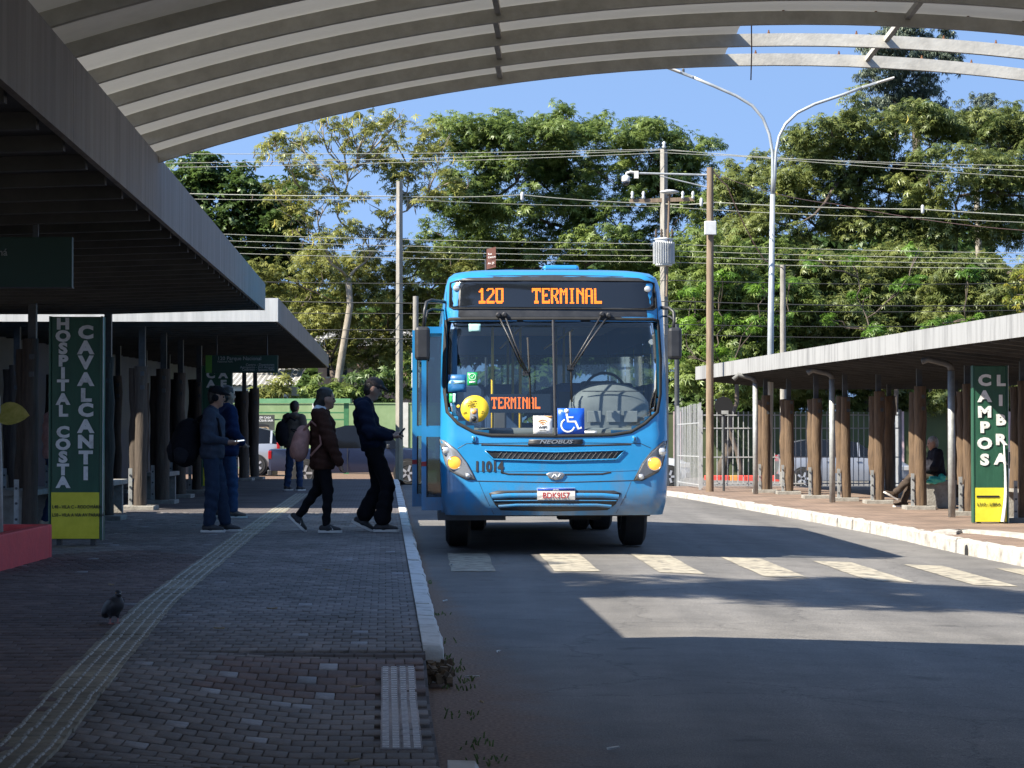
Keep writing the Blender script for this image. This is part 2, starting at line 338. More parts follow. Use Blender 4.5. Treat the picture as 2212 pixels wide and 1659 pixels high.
m_steeld = M('steel_dark', (.05, .055, .06), (.085, .09, .095), 8, .5, .4)
m_plate = M('bracket_grey', (.28, .29, .29), (.42, .43, .42), 9, .5, .3)
m_pipe = M('downpipe_grey', (.11, .11, .105), (.19, .19, .18), 6, .7)
m_conc = M('concrete', (.22, .205, .18), (.36, .345, .31), 5, .9, bump=.4, bscale=30)
m_green = M('sign_green', (.012, .062, .036), (.030, .115, .068), 4, .42, stretch=(2, 2, .4), detail=10, lo=.3, hi=.75)
m_yellow = M('sign_yellow', (.62, .56, .03), (.74, .67, .05), 6, .45)
m_white = M('letter_white', (.44, .44, .42), (.76, .76, .74), 9, .5, detail=10, lo=.25, hi=.5)
m_black = M('letter_black', (.012, .012, .012), rough=.5)
m_alum = M('aluminium', (.45, .46, .46), (.58, .58, .58), 10, .35, .7)
m_red = M('planter_red', (.62, .065, .07), (.72, .09, .09), 5, .6, bump=.25, bscale=30)

# ================================================================ ground, road, pavements
def sheet(name, xs, ys, zf, mat, parent=None, kind='structure', xf=None):
    V = []; F = []; nx = len(xs)
    for y in ys:
        for x in xs:
            X = xf(x, y) if xf else x
            V.append((X, y, zf(X, y)))
    for j in range(len(ys) - 1):
        for i in range(nx - 1): a = j*nx+i; F.append((a, a+1, a+nx+1, a+nx))
    me = bpy.data.meshes.new(name); me.from_pydata(V, [], F); me.materials.append(mat); me.update()
    o = addobj(name, me, parent)
    if kind and not parent: o['kind'] = kind
    return o
def frange(a, b, s):
    n = max(1, int(round((b - a) / s))); return [a + (b - a) * i / n for i in range(n + 1)]
sheet('ground', [-600, -120, -40] + frange(-20, 20, 2) + [40, 120, 600], [-60] + frange(-10, 70, 2) + [90, 120, 200, 500, 1200], lambda x, y: zroad(x, y) - .05, m_grassground)
road = sheet('road', [-4.5, -2, 0, 1.2, 2, 3, 4, 5, 5.8, 9], frange(-8, 62, 1), lambda x, y: zroad(x, y), MA)
sheet('cross_street', frange(-70, 70, 5), frange(62.02, 90, 1.5), lambda x, y: zroad(x, y), MA)
sheet('grass_verge', frange(-16, 2.4, .8), frange(56.5, 61.5, .5), lambda x, y: zroad(x, y) + .03, M('verge', (.05, .10, .02), (.16, .22, .05), 3, .9, bump=.8, bscale=25, rand=-1))
def xk(d): return -.47 + AX * (d - 12.1)               # inner edge of the near kerb
def zsw(X, Y):
    if Y >= 12.02 or Y < 7.6: return .18
    far = .22 + .78 * sstep(12.0, 10.7, Y)
    return .18 - .125 * sstep(-2.1, -.75, X) * far * sstep(7.7, 8.9, Y)
BRK = 32.0
sidewalk = sheet('sidewalk', [-30, -12, -9, -7] + frange(-6, -2.2, .4) + frange(-2.1, -.06, .17), frange(-8, 7.5, .8) + frange(7.6, 12.0, .2) + [12.025] + frange(12.5, BRK, 1) + [BRK + .01] + frange(33, 53, 1),
    lambda x, y: zsw(x, y) - (.013 if y <= BRK else 0), m_sidebase, xf=lambda x, y: min(x, xk(y) + .01) if x > -30 else x)
bed = sheet('bed', [-40, -8, -4, -2.62], [52.9, 54, 56.4], lambda x, y: lerp(.165, zroad(x, y) + .012, sstep(53, 56.4, y)), m_soil); bed.name = 'soil_bank'

# pavers: the 300 that show largest are objects, the rest one mesh
def paver_mesh(w_, l_, h=.03):
    a, b, c = w_/2 - .0022, l_/2 - .0028, .003
    V = [(-a,-b,-h),(a,-b,-h),(a,b,-h),(-a,b,-h),(-a,-b,-c),(a,-b,-c),(a,b,-c),(-a,b,-c),(-a+c,-b+c,0),(a-c,-b+c,0),(a-c,b-c,0),(-a+c,b-c,0)]
    F = [(8,9,10,11)]
    for i in range(4):
        j = (i+1) % 4; F += [(i, j, 4+j, 4+i), (4+i, 4+j, 8+j, 8+i)]
    return np.array(V), np.array(F)
TAC = [(5.0, -1.52), (9.66, -1.915), (15.5, -2.41), (25.8, -2.99), (41.4, -3.8), (50, -4.25)]
def xt(d): return interp(TAC, d)
PW, PL = .098, .172
pv, pf = paver_mesh(PW, PL)
cells = []
for r in range(int((BRK - 6.6) / PL)):
    Y = 6.6 + (r + .5) * PL
    k0 = xk(Y) - .004; n = int((k0 + .225 * Y + 1.6) / PW)
    for k in range(n):
        X = k0 - (k + .5 + (.5 if r % 2 else 0)) * PW
        if abs(X - xt(Y)) < .075: continue
        if 9.33 < Y < 11.58 and -.575 < X - (Y - 10.4) * AX < -.45: continue
        cells.append((X, Y))
def paver_kind(X, Y):
    u = random.random()
    ramp = 9.0 < Y < 11.9 and -1.9 < X < -.9
    if u < (.10 if ramp else .008): return 2
    return 1 if (X < xt(Y) and Y < 21.5 + .6 * math.sin(X * 3)) or (10.9 < Y < 12.0 and X > -1.5) else 0
pm = [m_paver_grey, m_paver_red, m_paver_worn]
shared = [npmesh('paver', pv, pf, m) for m in pm]
infr = [c for c in cells if c[1] > 8.6 and abs(c[0] / c[1]) < .222]
infr.sort(key=lambda c: c[1]); big = set(infr[:290])
RV = [[], [], []]; RR = [[], [], []]
def tilt(X, Y):
    e = .05; gx = (zsw(X+e, Y) - zsw(X-e, Y)) / (2*e); gy = (zsw(X, Y+e if Y < 11.9 else Y) - zsw(X, Y-e)) / ((2 if Y < 11.9 else 1)*e)
    j = .006 if 8.5 < Y < 12 else .004
    return -gx + random.gauss(0, j), gy + random.gauss(0, j)
for c in cells:
    X, Y = c; k = paver_kind(X, Y); ty, tx = tilt(X, Y); z = zsw(X, Y) + random.gauss(0, .0013)
    rz = -AX + random.gauss(0, .008)
    if abs(X - (xk(Y) - .004 - PW)) < .001 and ((Y - 6.6) / PL) % 2 > 1:       # half paver closing the row at the kerb
        hv_ = pv.copy(); hv_[:, 0] = hv_[:, 0] * .48; RV[k].append(hv_ + np.array((X + PW * .75, Y, z))); RR[k].append(random.random())
    if c in big:
        o = addobj('paver', shared[k], sidewalk, (X, Y, z), (tx, ty, rz))
    else:
        R = np.array(Matrix.Rotation(rz, 3, 'Z') @ Matrix.Rotation(ty, 3, 'Y') @ Matrix.Rotation(tx, 3, 'X'))
        RV[k].append(pv @ R.T + np.array((X, Y, z))); RR[k].append(random.random())
V = []; F = []; A = []; MI = []; o_ = 0
for k in range(3):
    for v, r in zip(RV[k], RR[k]): V.append(v); F.append(pf + o_); o_ += len(v); A += [r] * len(pf); MI += [k] * len(pf)
me = npmesh('paver_field', np.vstack(V), np.vstack(F), pm, A); me.polygons.foreach_set('material_index', MI)
tag(addobj('paver_field', me, sidewalk), kind='stuff')
# tactile strip of ribbed tiles
mb = MB(); s = .098
mb.bb((-.125, -s, -.02), (.125, s, .002)); mb.mi = 1
for i in range(4):
    x = -.093 + i * .062
    for y0 in (-.09, 0.006):
        mb.add([(x-.009, y0, .002), (x+.009, y0, .002), (x+.009, y0+.084, .002), (x-.009, y0+.084, .002), (x-.005, y0+.006, .008), (x+.005, y0+.006, .008), (x+.005, y0+.078, .008), (x-.005, y0+.078, .008)], [(4,5,6,7), (0,1,5,4), (1,2,6,5), (2,3,7,6), (3,0,4,7)])
tme = mb.mesh('tactile_tile', [m_tactile, m_worntop])
Y = 6.7
while Y < 41:
    addobj('tactile_tile', tme, sidewalk, (xt(Y) + random.gauss(0, .003), Y, zsw(xt(Y), Y) + random.gauss(.002, .0015)), (random.gauss(0, .004), random.gauss(0, .004), math.atan2(-(xt(Y+.3)-xt(Y-.3)), .6))); Y += .2
# warning tiles on the dropped kerb
mb = MB(); mb.bb((-.0425, -.098, -.02), (.0425, .098, .002)); mb.mi = 1
for cx in (-.021, .021):
    for k in range(4):
        y = -.075 + k * .05; mb.bb((cx-.014, y-.011, .002), (cx+.014, y+.011, .008))
wme = mb.mesh('warning_tile', [m_ramptile, m_ramprib])
for i in range(12):
    for k in range(2):
        X = -.555 + k * .087 + (9.35 + i*.2 - 10.4) * AX; Y = 9.35 + i * .2
        addobj('warning_tile', wme, sidewalk, (X, Y, zsw(X, Y) + .004), (tilt(X, Y)[1], tilt(X, Y)[0], -AX + random.gauss(0, .01)))
# kerbs
def kerb_block(Y0, Y1, X0, X1, zt, zb, wd, parent, jig=.006, mat=None):
    a = Vector((X0, Y0, 0)); b = Vector((X1, Y1, 0)); t = (b - a).normalized(); r = Vector((t.y, -t.x, 0)) * wd
    a = a + t * .006; b = b - t * .006
    mb = MB(); n = 5; rows = []
    for i in range(n + 1):
        p = a.lerp(b, i / n); dx = random.gauss(0, jig); zt2 = zt + random.gauss(0, jig * .7)
        rows.append([p + Vector((0, 0, zb)), p + Vector((0, 0, zt2)), p + r * .86 + Vector((dx, 0, zt2 - .004)), p + r * (1.0) + Vector((dx, 0, zt2 - .028)), p + r * 1.06 + Vector((dx, 0, zb))])
    V = [q for r_ in rows for q in r_]; F = []
    for i in range(n):
        for k in range(4): F.append((i*5+k, i*5+k+1, (i+1)*5+k+1, (i+1)*5+k))
    F += [tuple(range(5))[::-1], tuple(n*5+k for k in range(5))]
    mb.add(V, F); return mb.build('kerb_block', mat or m_kerb, parent)
Y = 12.2
while Y < 52:
    kerb_block(Y, Y + 1, xk(Y), xk(Y + 1), .195, -.05, .115, sidewalk); Y += 1
for Y in (6.2, 7.2): kerb_block(Y, Y + 1, xk(Y)+.02, xk(Y + 1)+.02, .165, -.05, .11, sidewalk)
XR = [(4, 6.95), (10, 6.6), (20, 6.02), (25.3, 5.69), (28.25, 5.43), (32.45, 5.23), (36.7, 4.83), (41.8, 4.23), (46.4, 3.71), (48.9, 3.31), (52, 2.6)]
platform = sheet('platform', [0, .4, 1, 2, 4, 8, 14, 26], frange(4, 53.5, .5), lambda x, y: -.004, m_platform, xf=lambda x, y: interp(XR, y) + .05 + x)
Y = 4.0
while Y < 51.5:
    if not (41.3 < Y < 41.4):
        x0, x1 = interp(XR, Y), interp(XR, Y + 1)
        kerb_block(Y + 1, Y, x1 + .10, x0 + .10, .012, -.3, .10, platform, .009, m_kerbs)
    Y += 1
# white edging on the platform
pts = [G(2330, 1178, 0), G(2210, 1160, 0), G(2130, 1152, 0), G(2070, 1149, 0), G(2046, 1151, 0), G(2040, 1154, 0)]
for a, b in zip(pts, pts[1:]):
    mb = MB(); mb.bar(a + Vector((0, 0, .01)), b + Vector((0, 0, .01)), .3, .05); mb.build('white_edging', m_kerbs, platform)
# a wedge of soil where the kerb is broken
mb = MB(); random.seed(3)
for i in range(60):
    p = Vector((xk(12) + random.random() * .15, 11.9 + random.random() * .32, .03 + random.random() * .09)); q = .010 + random.random() * .022
    mb.box(p, (q * 1.3, q, q), Matrix.Rotation(random.random() * 3, 3, (random.random(), random.random(), 1)))
mb.build('kerb_rubble', M('rubble', (.07, .05, .035), (.2, .15, .10), 20, .95), None, label='crumbled brown rubble in the broken end of the white kerb', cat='rubble')
# crossing
for k in range(7):
    X0 = -.70 + .99 * k; V = []; F = []; n = 7
    for i in range(n):
        Y = lerp(24.75, 21.6, i / (n - 1)); sh = (Y - 24.75) * -.038
        for j in range(3):
            X = X0 + sh + .43 * j / 2 + (random.gauss(0, .006) if i not in (0,) else 0); V.append((X, Y + random.gauss(0, .01), zroad(X, Y) + .005))
    for i in range(n - 1):
        for j in range(2): a = i*3+j; F.append((a+3, a+4, a+1, a))
    me = bpy.data.meshes.new('crossing_stripe'); me.from_pydata(V, [], F); me.materials.append(m_stripe); me.update(); addobj('crossing_stripe', me, road)
# storm drain in the far kerb: black disc standing in for the shaded hole
q = Vector((interp(XR, 27.5), 27.5, 0)); mb = MB(); mb.lathe([(.09, -.016), (.09, .05)], (q.x, q.y, -.135), 14, 'x'); 
mb.build('drain_hole_disc', M('drain_black', (.01, .01, .01), rough=.8), platform)

# ================================================================ arched canopy over the road
can = empty('arched_canopy', (1.7, 6, 0), 'long arched canopy of grey bent purlins and pale roof sheets over the road', 'canopy')
APX, APZ, RAD = 1.7, 3.52, 12.0
def zarc(X): return APZ - RAD + math.sqrt(RAD * RAD - (X - APX) ** 2)
XS = frange(-2.16, 6.6, .22); SHEETEND = 1.27
def beam(Yb, h=.07, wd=.035):
    mb = MB(); V = []; F = []
    for X in XS:
        Y = Yb + .06 * (X + 2); z = zarc(X)
        V += [(X, Y, z), (X, Y + wd, z), (X, Y + wd, z + .006), (X, Y + .006, z + .006), (X, Y + .006, z + h - .006), (X, Y + wd, z + h - .006), (X, Y + wd, z + h), (X, Y, z + h)]
    for i in range(len(XS) - 1):
        for k in range(8): k2 = (k+1) % 8; F.append((i*8+k, (i+1)*8+k, (i+1)*8+k2, i*8+k2))
    n = len(XS) - 1; F += [tuple(range(8)), tuple(n*8+k for k in range(8))[::-1]]
    mb.add(V, F); return mb
YB = [13.28 - .69 * k for k in range(24)]
for i, Yb in enumerate(YB):
    o = beam(Yb).build('beam', m_beam, can)
for i, (Ya, Yb) in enumerate(zip(YB, YB[1:])):
    V = []; F = []; xs = [x for x in XS if x < SHEETEND] + [SHEETEND] if i < 2 else XS
    # one bent roof sheet with a shallow step where sheets lap
    for X in xs:
        z = zarc(X) + .073; sh = .06 * (X + 2)
        for t, dz in ((0, 0), (.12, .012), (.5, .014), (.88, .012), (1, 0)): V.append((X, Ya + .04 + (Yb - Ya) * t + sh, z + dz))
    for j in range(len(xs) - 1):
        for k in range(4): a = j*5+k; F.append((a, a+1, a+6, a+5))
    m = MB(); m.add(V, F); m.build('roof_sheet', m_skyl if i < 5 else m_sheet, can, smooth=True)
for X in (-.07, 2.12, 4.2):
    for Ya, Yb in zip(YB, YB[1:]):
        sh = .06 * (X + 2); z = zarc(X) + .05
        MB().bar((X, Ya + sh - .0, z), (X - .02, Yb + sh + .04, z), .028, .028).build('tie_bar', m_beam, can)
for i in range(0, 3):
    for X in (1.45, 1.95, 2.45, 2.75, 3.1):
        sh = .06 * (X + 2); MB().lathe([(.007, 0), (.007, .012), (.004, .012), (.004, .022)], (X, YB[i] + .018 + sh, zarc(X) + .07), 6).build('bolt', m_rust, can)
for Yb in YB[:14]: MB().tube([(-2.13, Yb - .02, zarc(-2.1)), (-2.12, Yb - .02, zarc(-2.1) + .06)], .008, 6).build('bolt', m_rust, can)
a = P(1623, 48, 12.2); b = P(1622, 173, 12.2)
MB().tube([a + Vector((0, 0, .04)), a.lerp(b, .5) + Vector((.003, 0, 0)), b], .0035, 5).build('hanging_wire', m_rust, None, label='rusty wire dangling from the arched canopy against the sky', cat='wire')

# ================================================================ bus shelters
def roofline(p0, p1, Y): t = (Y - p0[1]) / (p1[1] - p0[1]); return lerp(p0[0], p1[0], t), lerp(p0[2], p1[2], t)
def shelter(label, p0, p1, h, W, side, slope, posts, zb, logtop, ends=True, fmat=None, logm=None, pipes=()):
    root = empty('bus_shelter', (lerp(p0[0], p1[0], .5) - side * 2.6, lerp(p0[1], p1[1], .5), zb), label, 'bus shelter')
    inn = -side                     # side=+1: roof extends to -X
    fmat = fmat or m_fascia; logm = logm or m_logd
    def zu(v, Zb): return Zb + .05 - slope * min(v, 2.0)
    ys = frange(p0[1], p1[1], 1.5); mb = MB(); V = []; F = []
    vs = [0.04, 1, 2.0, W * .7, W]
    for Y in ys:
        X, Zb = roofline(p0, p1, Y)
        for v in vs: V.append((X + inn * v, Y, zu(v, Zb)))
        for v in vs: V.append((X + inn * v, Y, Zb + h - .03 - .02 * v))
    n = len(vs) * 2; m_ = len(vs)
    for j in range(len(ys) - 1):
        for k in range(m_ - 1):
            a = j*n+k; F.append((a, a+1, a+n+1, a+n)); a += m_; F.append((a, a+n, a+n+1, a+1))
        F.append((j*n+m_-1, j*n+n-1, (j+1)*n+n-1, (j+1)*n+m_-1))
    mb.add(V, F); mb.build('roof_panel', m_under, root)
    # ribs under the roof
    Y = p0[1] + .35
    while Y < p1[1]:
        X, Zb = roofline(p0, p1, Y); mb = MB()
        a = Vector((X + inn * .06, Y, zu(.06, Zb) - .03)); b = Vector((X + inn * 2.0, Y, zu(2, Zb) - .03)); c = Vector((X + inn * W, Y, zu(W, Zb) - .03))
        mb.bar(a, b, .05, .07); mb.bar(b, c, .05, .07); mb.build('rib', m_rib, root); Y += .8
    # fascia boards, panel by panel
    nseg = max(1, int(round((p1[1] - p0[1]) / 3)))
    for i in range(nseg):
        Ya = lerp(p0[1], p1[1], i / nseg) + .003; Yb = lerp(p0[1], p1[1], (i+1) / nseg) - .003
        xa, za = roofline(p0, p1, Ya); xb, zb_ = roofline(p0, p1, Yb); mb = MB()
        mb.add([(xa, Ya, za), (xb, Yb, zb_), (xb, Yb, zb_+h), (xa, Ya, za+h), (xa+inn*.03, Ya, za), (xb+inn*.03, Yb, zb_), (xb+inn*.03, Yb, zb_+h), (xa+inn*.03, Ya, za+h)],
               [(0,1,2,3), (7,6,5,4), (0,4,5,1), (2,6,7,3), (0,3,7,4), (1,5,6,2)])
        mb.build('fascia_board', fmat, root)
    if ends:
        for p, s_ in ((p0, -1), (p1, 1)):
            mb = MB(); mb.bb((p[0] + inn * .001, p[1] + s_ * .003, p[2] + .003), (p[0] + inn * W, p[1] + s_ * .033, p[2] + h - .004)); mb.build('end_board', m_fascia_sunlit if side > 0 else fmat, root)
    random.seed(int(p0[1] * 10))
    for (X, Y, kind) in posts:
        xr, Zb = roofline(p0, p1, Y); v = abs(X - xr); zr_ = zu(min(v, W), Zb)
        po = empty('post', Vector((X, Y, zb)) - worigin(root)); po.parent = root
        if kind == 'pipe':
            MB().tube([(X, Y, zb), (X, Y, zr_ - .22)], .055, 10).build('pipe', m_plate, po, smooth=True)
            MB().tube([(X, Y, zr_ - .22), (X - .02 * inn, Y, zr_ - .14), (X - .1 * inn, Y, zr_ - .1), (X - inn * .35, Y, zr_ - .04), (X - inn * max(.45, v - .75), Y, zu(.75, Zb) - .09)], .05, 10).build('elbow_pipe', m_pipe, po, smooth=True)
            continue
        def log(cx, cy, z0, z1, r, m):
            pts = []; rs = []
            for i in range(8):
                t = i / 7; pts.append((cx + random.gauss(0, .007), cy + random.gauss(0, .004), lerp(z0, z1, t))); rs.append(r * (1 + random.gauss(0, .05)))
            MB().tube(pts, rs, 12).build('log', m, po, auto=50)
        log(X, Y, zb + .06, zb + logtop + random.gauss(0, .04), random.uniform(.088, .112), logm)
        log(X - (.06 if zb < .1 else .12), Y + .2, zb + .44 + random.random() * .1, zb + logtop - random.uniform(0, .08), random.uniform(.082, .108), logm)
        MB().bb((X - .045, Y + .06, zb + .03), (X + .045, Y + .15, zr_ + .04)).build('steel_stem', m_steeld, po)
        MB().bb((X - .17, Y - .06, zb + .05), (X - .115, Y - .04, zb + .60)).build('bracket', m_plate, po)
        for zz in (.15, .33, .5): MB().lathe([(.016, -.075), (.016, -.06)], (X - .142, Y, zb + zz), 6, 'y').build('bolt_head', m_steeld, po)
        for zz in (logtop - .14, logtop - .34): MB().bb((X + .005, Y - .113, zb + zz), (X + .06, Y - .098, zb + zz + .06)).build('bolt_plate', m_steeld, po)
        MB().bb((X - .27, Y - .2, zb - .02), (X + .22, Y + .3, zb + .06)).build('foot_pad', m_conc, po, bev=.008)
    return root
d = lambda *a: a
left1 = shelter('nearer shelter roof with weathered grey fascia and post beside the tall hospital sign', (-1.13, .2, 2.34), (-3.27, 30.1, 2.92), .355, 7.0, 1, .03,
    [(-5.46, 25.8, 'log'), (-5.22, 29.3, 'log'), (-4.9, 19.5, 'log'), (-7.0, 25.8, 'log'), (-7.0, 29.2, 'log'), (-4.5, 13, 'log'), (-4.2, 6.5, 'log')], .18, 2.1, ends=True)
left2 = shelter('farther shelter with sunlit end board and a row of timber posts behind the waiting men', (-3.32, 32.3, 2.87), (-5.0, 62, 3.01), .34, 6.2, 1, .02,
    [(-5.38, 33.0, 'log'), (-5.48, 35.7, 'log'), (-5.65, 38.7, 'log'), (-5.72, 41.5, 'log'), (-6.05, 51.3, 'log'), (-5.95, 52.6, 'log'), (-7.2, 33, 'log'), (-7.2, 36, 'log'), (-7.2, 38.7, 'log'), (-7.2, 41.5, 'log'), (-7.2, 44.5, 'log'), (-7.2, 47.5, 'log')], .18, 2.08)
left2['label'] = 'farther shelter on the left with sunlit end board and a row of timber posts'
rp = [(1649,1063.5),(1699,1067),(1758,1076),(1820.5,1081.6),(1893,1087),(1981,1099.8),(2085,1112.5),(2205,1127)]
posts = [(G(x, y, 0).x + .06, G(x, y, 0).y, 'log') for x, y in rp]
posts += [(X + 2.1, Y + .1, 'log') for X, Y, _ in posts[1:6:2]]
for x, y in ((1632, 1067), (1798, 1085), (2056, 1117)):
    g_ = G(x, y, 0); posts.append((g_.x, g_.y, 'pipe'))
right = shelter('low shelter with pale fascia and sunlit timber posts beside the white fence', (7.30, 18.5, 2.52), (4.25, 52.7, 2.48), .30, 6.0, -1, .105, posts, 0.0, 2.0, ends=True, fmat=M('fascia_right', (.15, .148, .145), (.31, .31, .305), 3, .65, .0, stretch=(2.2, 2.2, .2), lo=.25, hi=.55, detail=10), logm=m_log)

# dark blue kiosk behind the shelter posts, its wall drawn out to block light
kk = empty('kiosk', (-9.8, 45, .18), 'dark blue kiosk wall lengthened to block light behind the left shelter posts', 'kiosk')
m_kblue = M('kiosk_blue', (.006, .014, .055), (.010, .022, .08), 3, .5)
for i in range(12):
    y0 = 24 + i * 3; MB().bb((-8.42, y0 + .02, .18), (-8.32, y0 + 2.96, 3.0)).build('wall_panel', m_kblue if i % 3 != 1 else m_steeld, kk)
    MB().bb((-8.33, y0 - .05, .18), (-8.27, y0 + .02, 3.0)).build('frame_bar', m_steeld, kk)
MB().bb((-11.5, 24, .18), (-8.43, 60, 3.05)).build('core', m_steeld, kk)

# ================================================================ signs
def letters(chars, place, size, mat, parent, d_, bold=.055):
    for ch, (x, y) in zip(chars, place):
        p = P(x, y, d_); p.z -= size * .36
        o = text(ch, size * 1.08, mat, parent, p - worigin(parent), (1, 0, 0), (0, 0, 1), bold, 'letter', 'CENTER', .003, sx=1.2)
def totem(label, x0, x1, ytop, ybot, yyel, d_, zb, name='totem_sign', rz=0):
    a = P(x0, ytop, d_); b = P(x1, ybot, d_); c = P(x0, yyel, d_)
    root = empty(name, ((a.x + b.x) / 2, d_, zb), label, 'totem sign')
    MB().bb((a.x + .012, d_ + .003, b.z), (b.x - .012, d_ + .14, a.z)).build('panel', m_green, root, bev=.01)
    for X in (a.x, b.x): MB().bb((X - .012, d_ - .006, b.z - .01), (X + .012, d_ + .146, a.z + .005)).build('edge_strip', m_green, root, bev=.006)
    MB().bb((b.x + .0121, d_ - .002, b.z - .01), (b.x + .018, d_ + .02, a.z)).build('edge_trim', m_alum, root)
    MB().bb((a.x + .018, d_ - .003, b.z + .006), (b.x - .018, d_ + .02, c.z)).build('yellow_panel', m_yellow, root)
    for t in (.17, .83):
        X = lerp(a.x, b.x, t); MB().bb((X - .025, d_ + .04, zb - .01), (X + .025, d_ + .1, b.z + .01)).build('foot', m_steeld, root)
    return root
c2 = lambda x, y: (x / 2.63, 631 + y / 2.63)
ts = totem('tall green totem sign with white HOSPITAL COSTA CAVALCANTI lettering and yellow base', 108.5, 218, 684, 1165, 1063.5, 22.9, .18)
letters('HOSPITALCOSTA', [c2(358, y) for y in (180,250,320,390,460,530,608,675,795,865,937,1008,1080)], .138, m_white, ts, 22.894)
letters('CAVALCANTI', [c2(487, y) for y in (228,315,400,495,585,670,762,850,940,1030)], .162, m_white, ts, 22.894)
for s_, y in (('L40 - VILA C - RODOVIÁRIA', 1229), ('L50 - VILA A VIA AV PARANÁ', 1275)):
    x_, y_ = c2(296, y); text(s_, .047, m_black, ts, P(x_, y_, 22.89) - worigin(ts), (1, 0, 0), (0, 0, 1), .012, ext=.001, sx=.87)
c8 = lambda x, y: (1810.4 + x / 3.023, 658.3 + y / 3.023)
x0_, y0_ = c8(884, 398); x1_, y1_ = c8(1108, 1420); _, yy = c8(0, 1195)
tc = totem('green totem sign with white CAMPOS LIBRA lettering and peeling yellow base on the platform', x0_, x1_, y0_, y1_, yy, 32.6, 0.0)
letters('CAMPOS', [c8(957, y) for y in (493, 598, 700, 800, 905, 1012)], .196, m_white, tc, 32.593)
letters('LIBRA', [c8(1062, y) for y in (495, 625, 752, 880, 1008)], .190, m_white, tc, 32.593)
x_, y_ = c8(908, 1313); text('L310 - LIBRA', .062, m_black, tc, P(x_, y_, 32.588) - worigin(tc), (1, 0, 0), (0, 0, 1), .012, ext=.001)
a = P(*c8(905, 1246), 32.594); b = P(*c8(1053, 1258), 32.594); MB().bb((a.x, 32.588, b.z), (b.x, 32.596, a.z)).build('black_bar', m_black, tc)
mb = MB(); V = []
for i in range(12):
    t = i / 11; p = P(*c8(1083 + 12 * math.sin(t * 2.6) - 22 * max(0, t - .7) * 2, 915 + 500 * t), 32.58); wv = .012 + .02 * t
    V += [p + Vector((-wv, -.004, 0)), p + Vector((0, -.035 - .03 * t, 0)), p + Vector((wv * .8, -.01, 0))]
mb.add(V, [(i*3+k, i*3+k+1, i*3+k+4, i*3+k+3) for i in range(11) for k in range(2)]); mb.build('peeling_film', m_white, tc, smooth=True)
c4 = lambda x, y: (274.3 + x / 3.36, 603.5 + y / 3.36)
te = totem('green totem sign partly hidden behind the man in cap under the hanging route sign', 437, 499, 790, 1050, 1010, 40.0, .18)
letters('CAAERO', [c4(607, 690), c4(610, 758), c4(698, 690), c4(700, 758), c4(704, 832), c4(710, 908)], .16, m_white, te, 39.993)
# hanging route signs
hs = empty('hanging_sign', P(522, 806, 37), 'dark green hanging sign reading 120 Parque Nacional under the far shelter roof', 'sign')
a = P(444.5, 767.5, 37); b = P(600, 805.6, 37)
m_gdark = M('sign_dark_green', (.010, .045, .030), rough=.5); m_lime = M('sign_lime', (.10, .26, .03), rough=.5)
MB().bb((a.x, 37, b.z), (b.x, 37.06, a.z)).build('panel', m_gdark, hs)
MB().bb((a.x, 36.99, b.z + .001), (a.x + .1, 37.01, a.z - .001)).build('lime_band', m_lime, hs)
for t in (.15, .85): X = lerp(a.x, b.x, t); MB().tube([(X, 37.03, a.z), (X, 37.03, 2.96)], .012, 6).build('hanger', m_steeld, hs)
m_lt = M('sign_text', (.35, .37, .36), rough=.5)
for s_, sz, x, y, al in (('120 Parque Nacional', .085, 656, 586, 'LEFT'), ('National Park', .045, 656, 603, 'LEFT'), ('Centro - Downtown', .055, 1070, 627, 'RIGHT'), ("Aeroporto - Int'l Airport", .055, 1070, 645, 'RIGHT'), ('Cataratas - Iguassu Falls', .055, 1070, 662, 'RIGHT')):
    text(s_, sz, m_lt, hs, P(*c4(x, y), 36.985) - worigin(hs), (1, 0, 0), (0, 0, 1), .008, align=al, ext=.001)
h1 = empty('hanging_sign', P(60, 620, 13.4), 'dark green hanging sign cut by the left picture edge under the near shelter roof', 'sign')
a = P(-280, 512, 13.4); b = P(155, 620, 13.4); MB().bb((a.x, 13.4, b.z), (b.x, 13.45, a.z)).build('panel', m_gdark, h1)
MB().bb((a.x, 13.392, b.z - .006), (b.x + .004, 13.458, b.z)).build('edge_trim', m_steeld, h1)
for x in (77, -200): p = P(x, 512, 13.42); MB().bb((p.x - .015, 13.41, p.z), (p.x + .015, 13.44, 2.62)).build('hanger', m_steeld, h1)
text('Foz do Paraná', .06, m_lt, h1, P(16, 552, 13.39) - worigin(h1), (1, 0, 0), (0, 0, 1), .01, align='RIGHT', ext=.001)

# ================================================================ benches, planter
def bench(label, X, Y, zb, ln=1.5, wd=.42, rz=0, group=None):
    r = empty('concrete_bench', (X, Y, zb), label, 'bench', group, rz)
    MB().bb((-wd/2, -ln/2, .40), (wd/2, ln/2, .47)).build('seat_slab', m_conc, r, world=False, bev=.008)
    for t in (-.36, .36):
        MB().bb((-wd*.42, t*ln - .05, 0), (wd*.42, t*ln + .05, .398)).build('leg', m_conc, r, world=False, bev=.006)
    return r
bench('concrete bench behind the red planter at the left picture edge', -5.75, 26.9, .18, 1.6, .5)
bench('concrete bench between the two posts nearest behind the tall hospital sign', -5.6, 31.2, .18)
bench('concrete bench in the dark between the third and fourth timber posts', -5.75, 37.2, .18)
bench('concrete bench on which the grey haired person sits', 7.3, 39.1, 0.0, .62, .62, .06)
bench('concrete bench behind the green campos totem sign', 7.75, 34.2, 0.0, 1.3, .5, .06)
pl = empty('planter', (-4.9, 19.6, .18), 'bright red painted concrete planter box at the left edge', 'planter')
x0, x1, y0, y1 = -5.7, -4.22, 18.6, 20.9
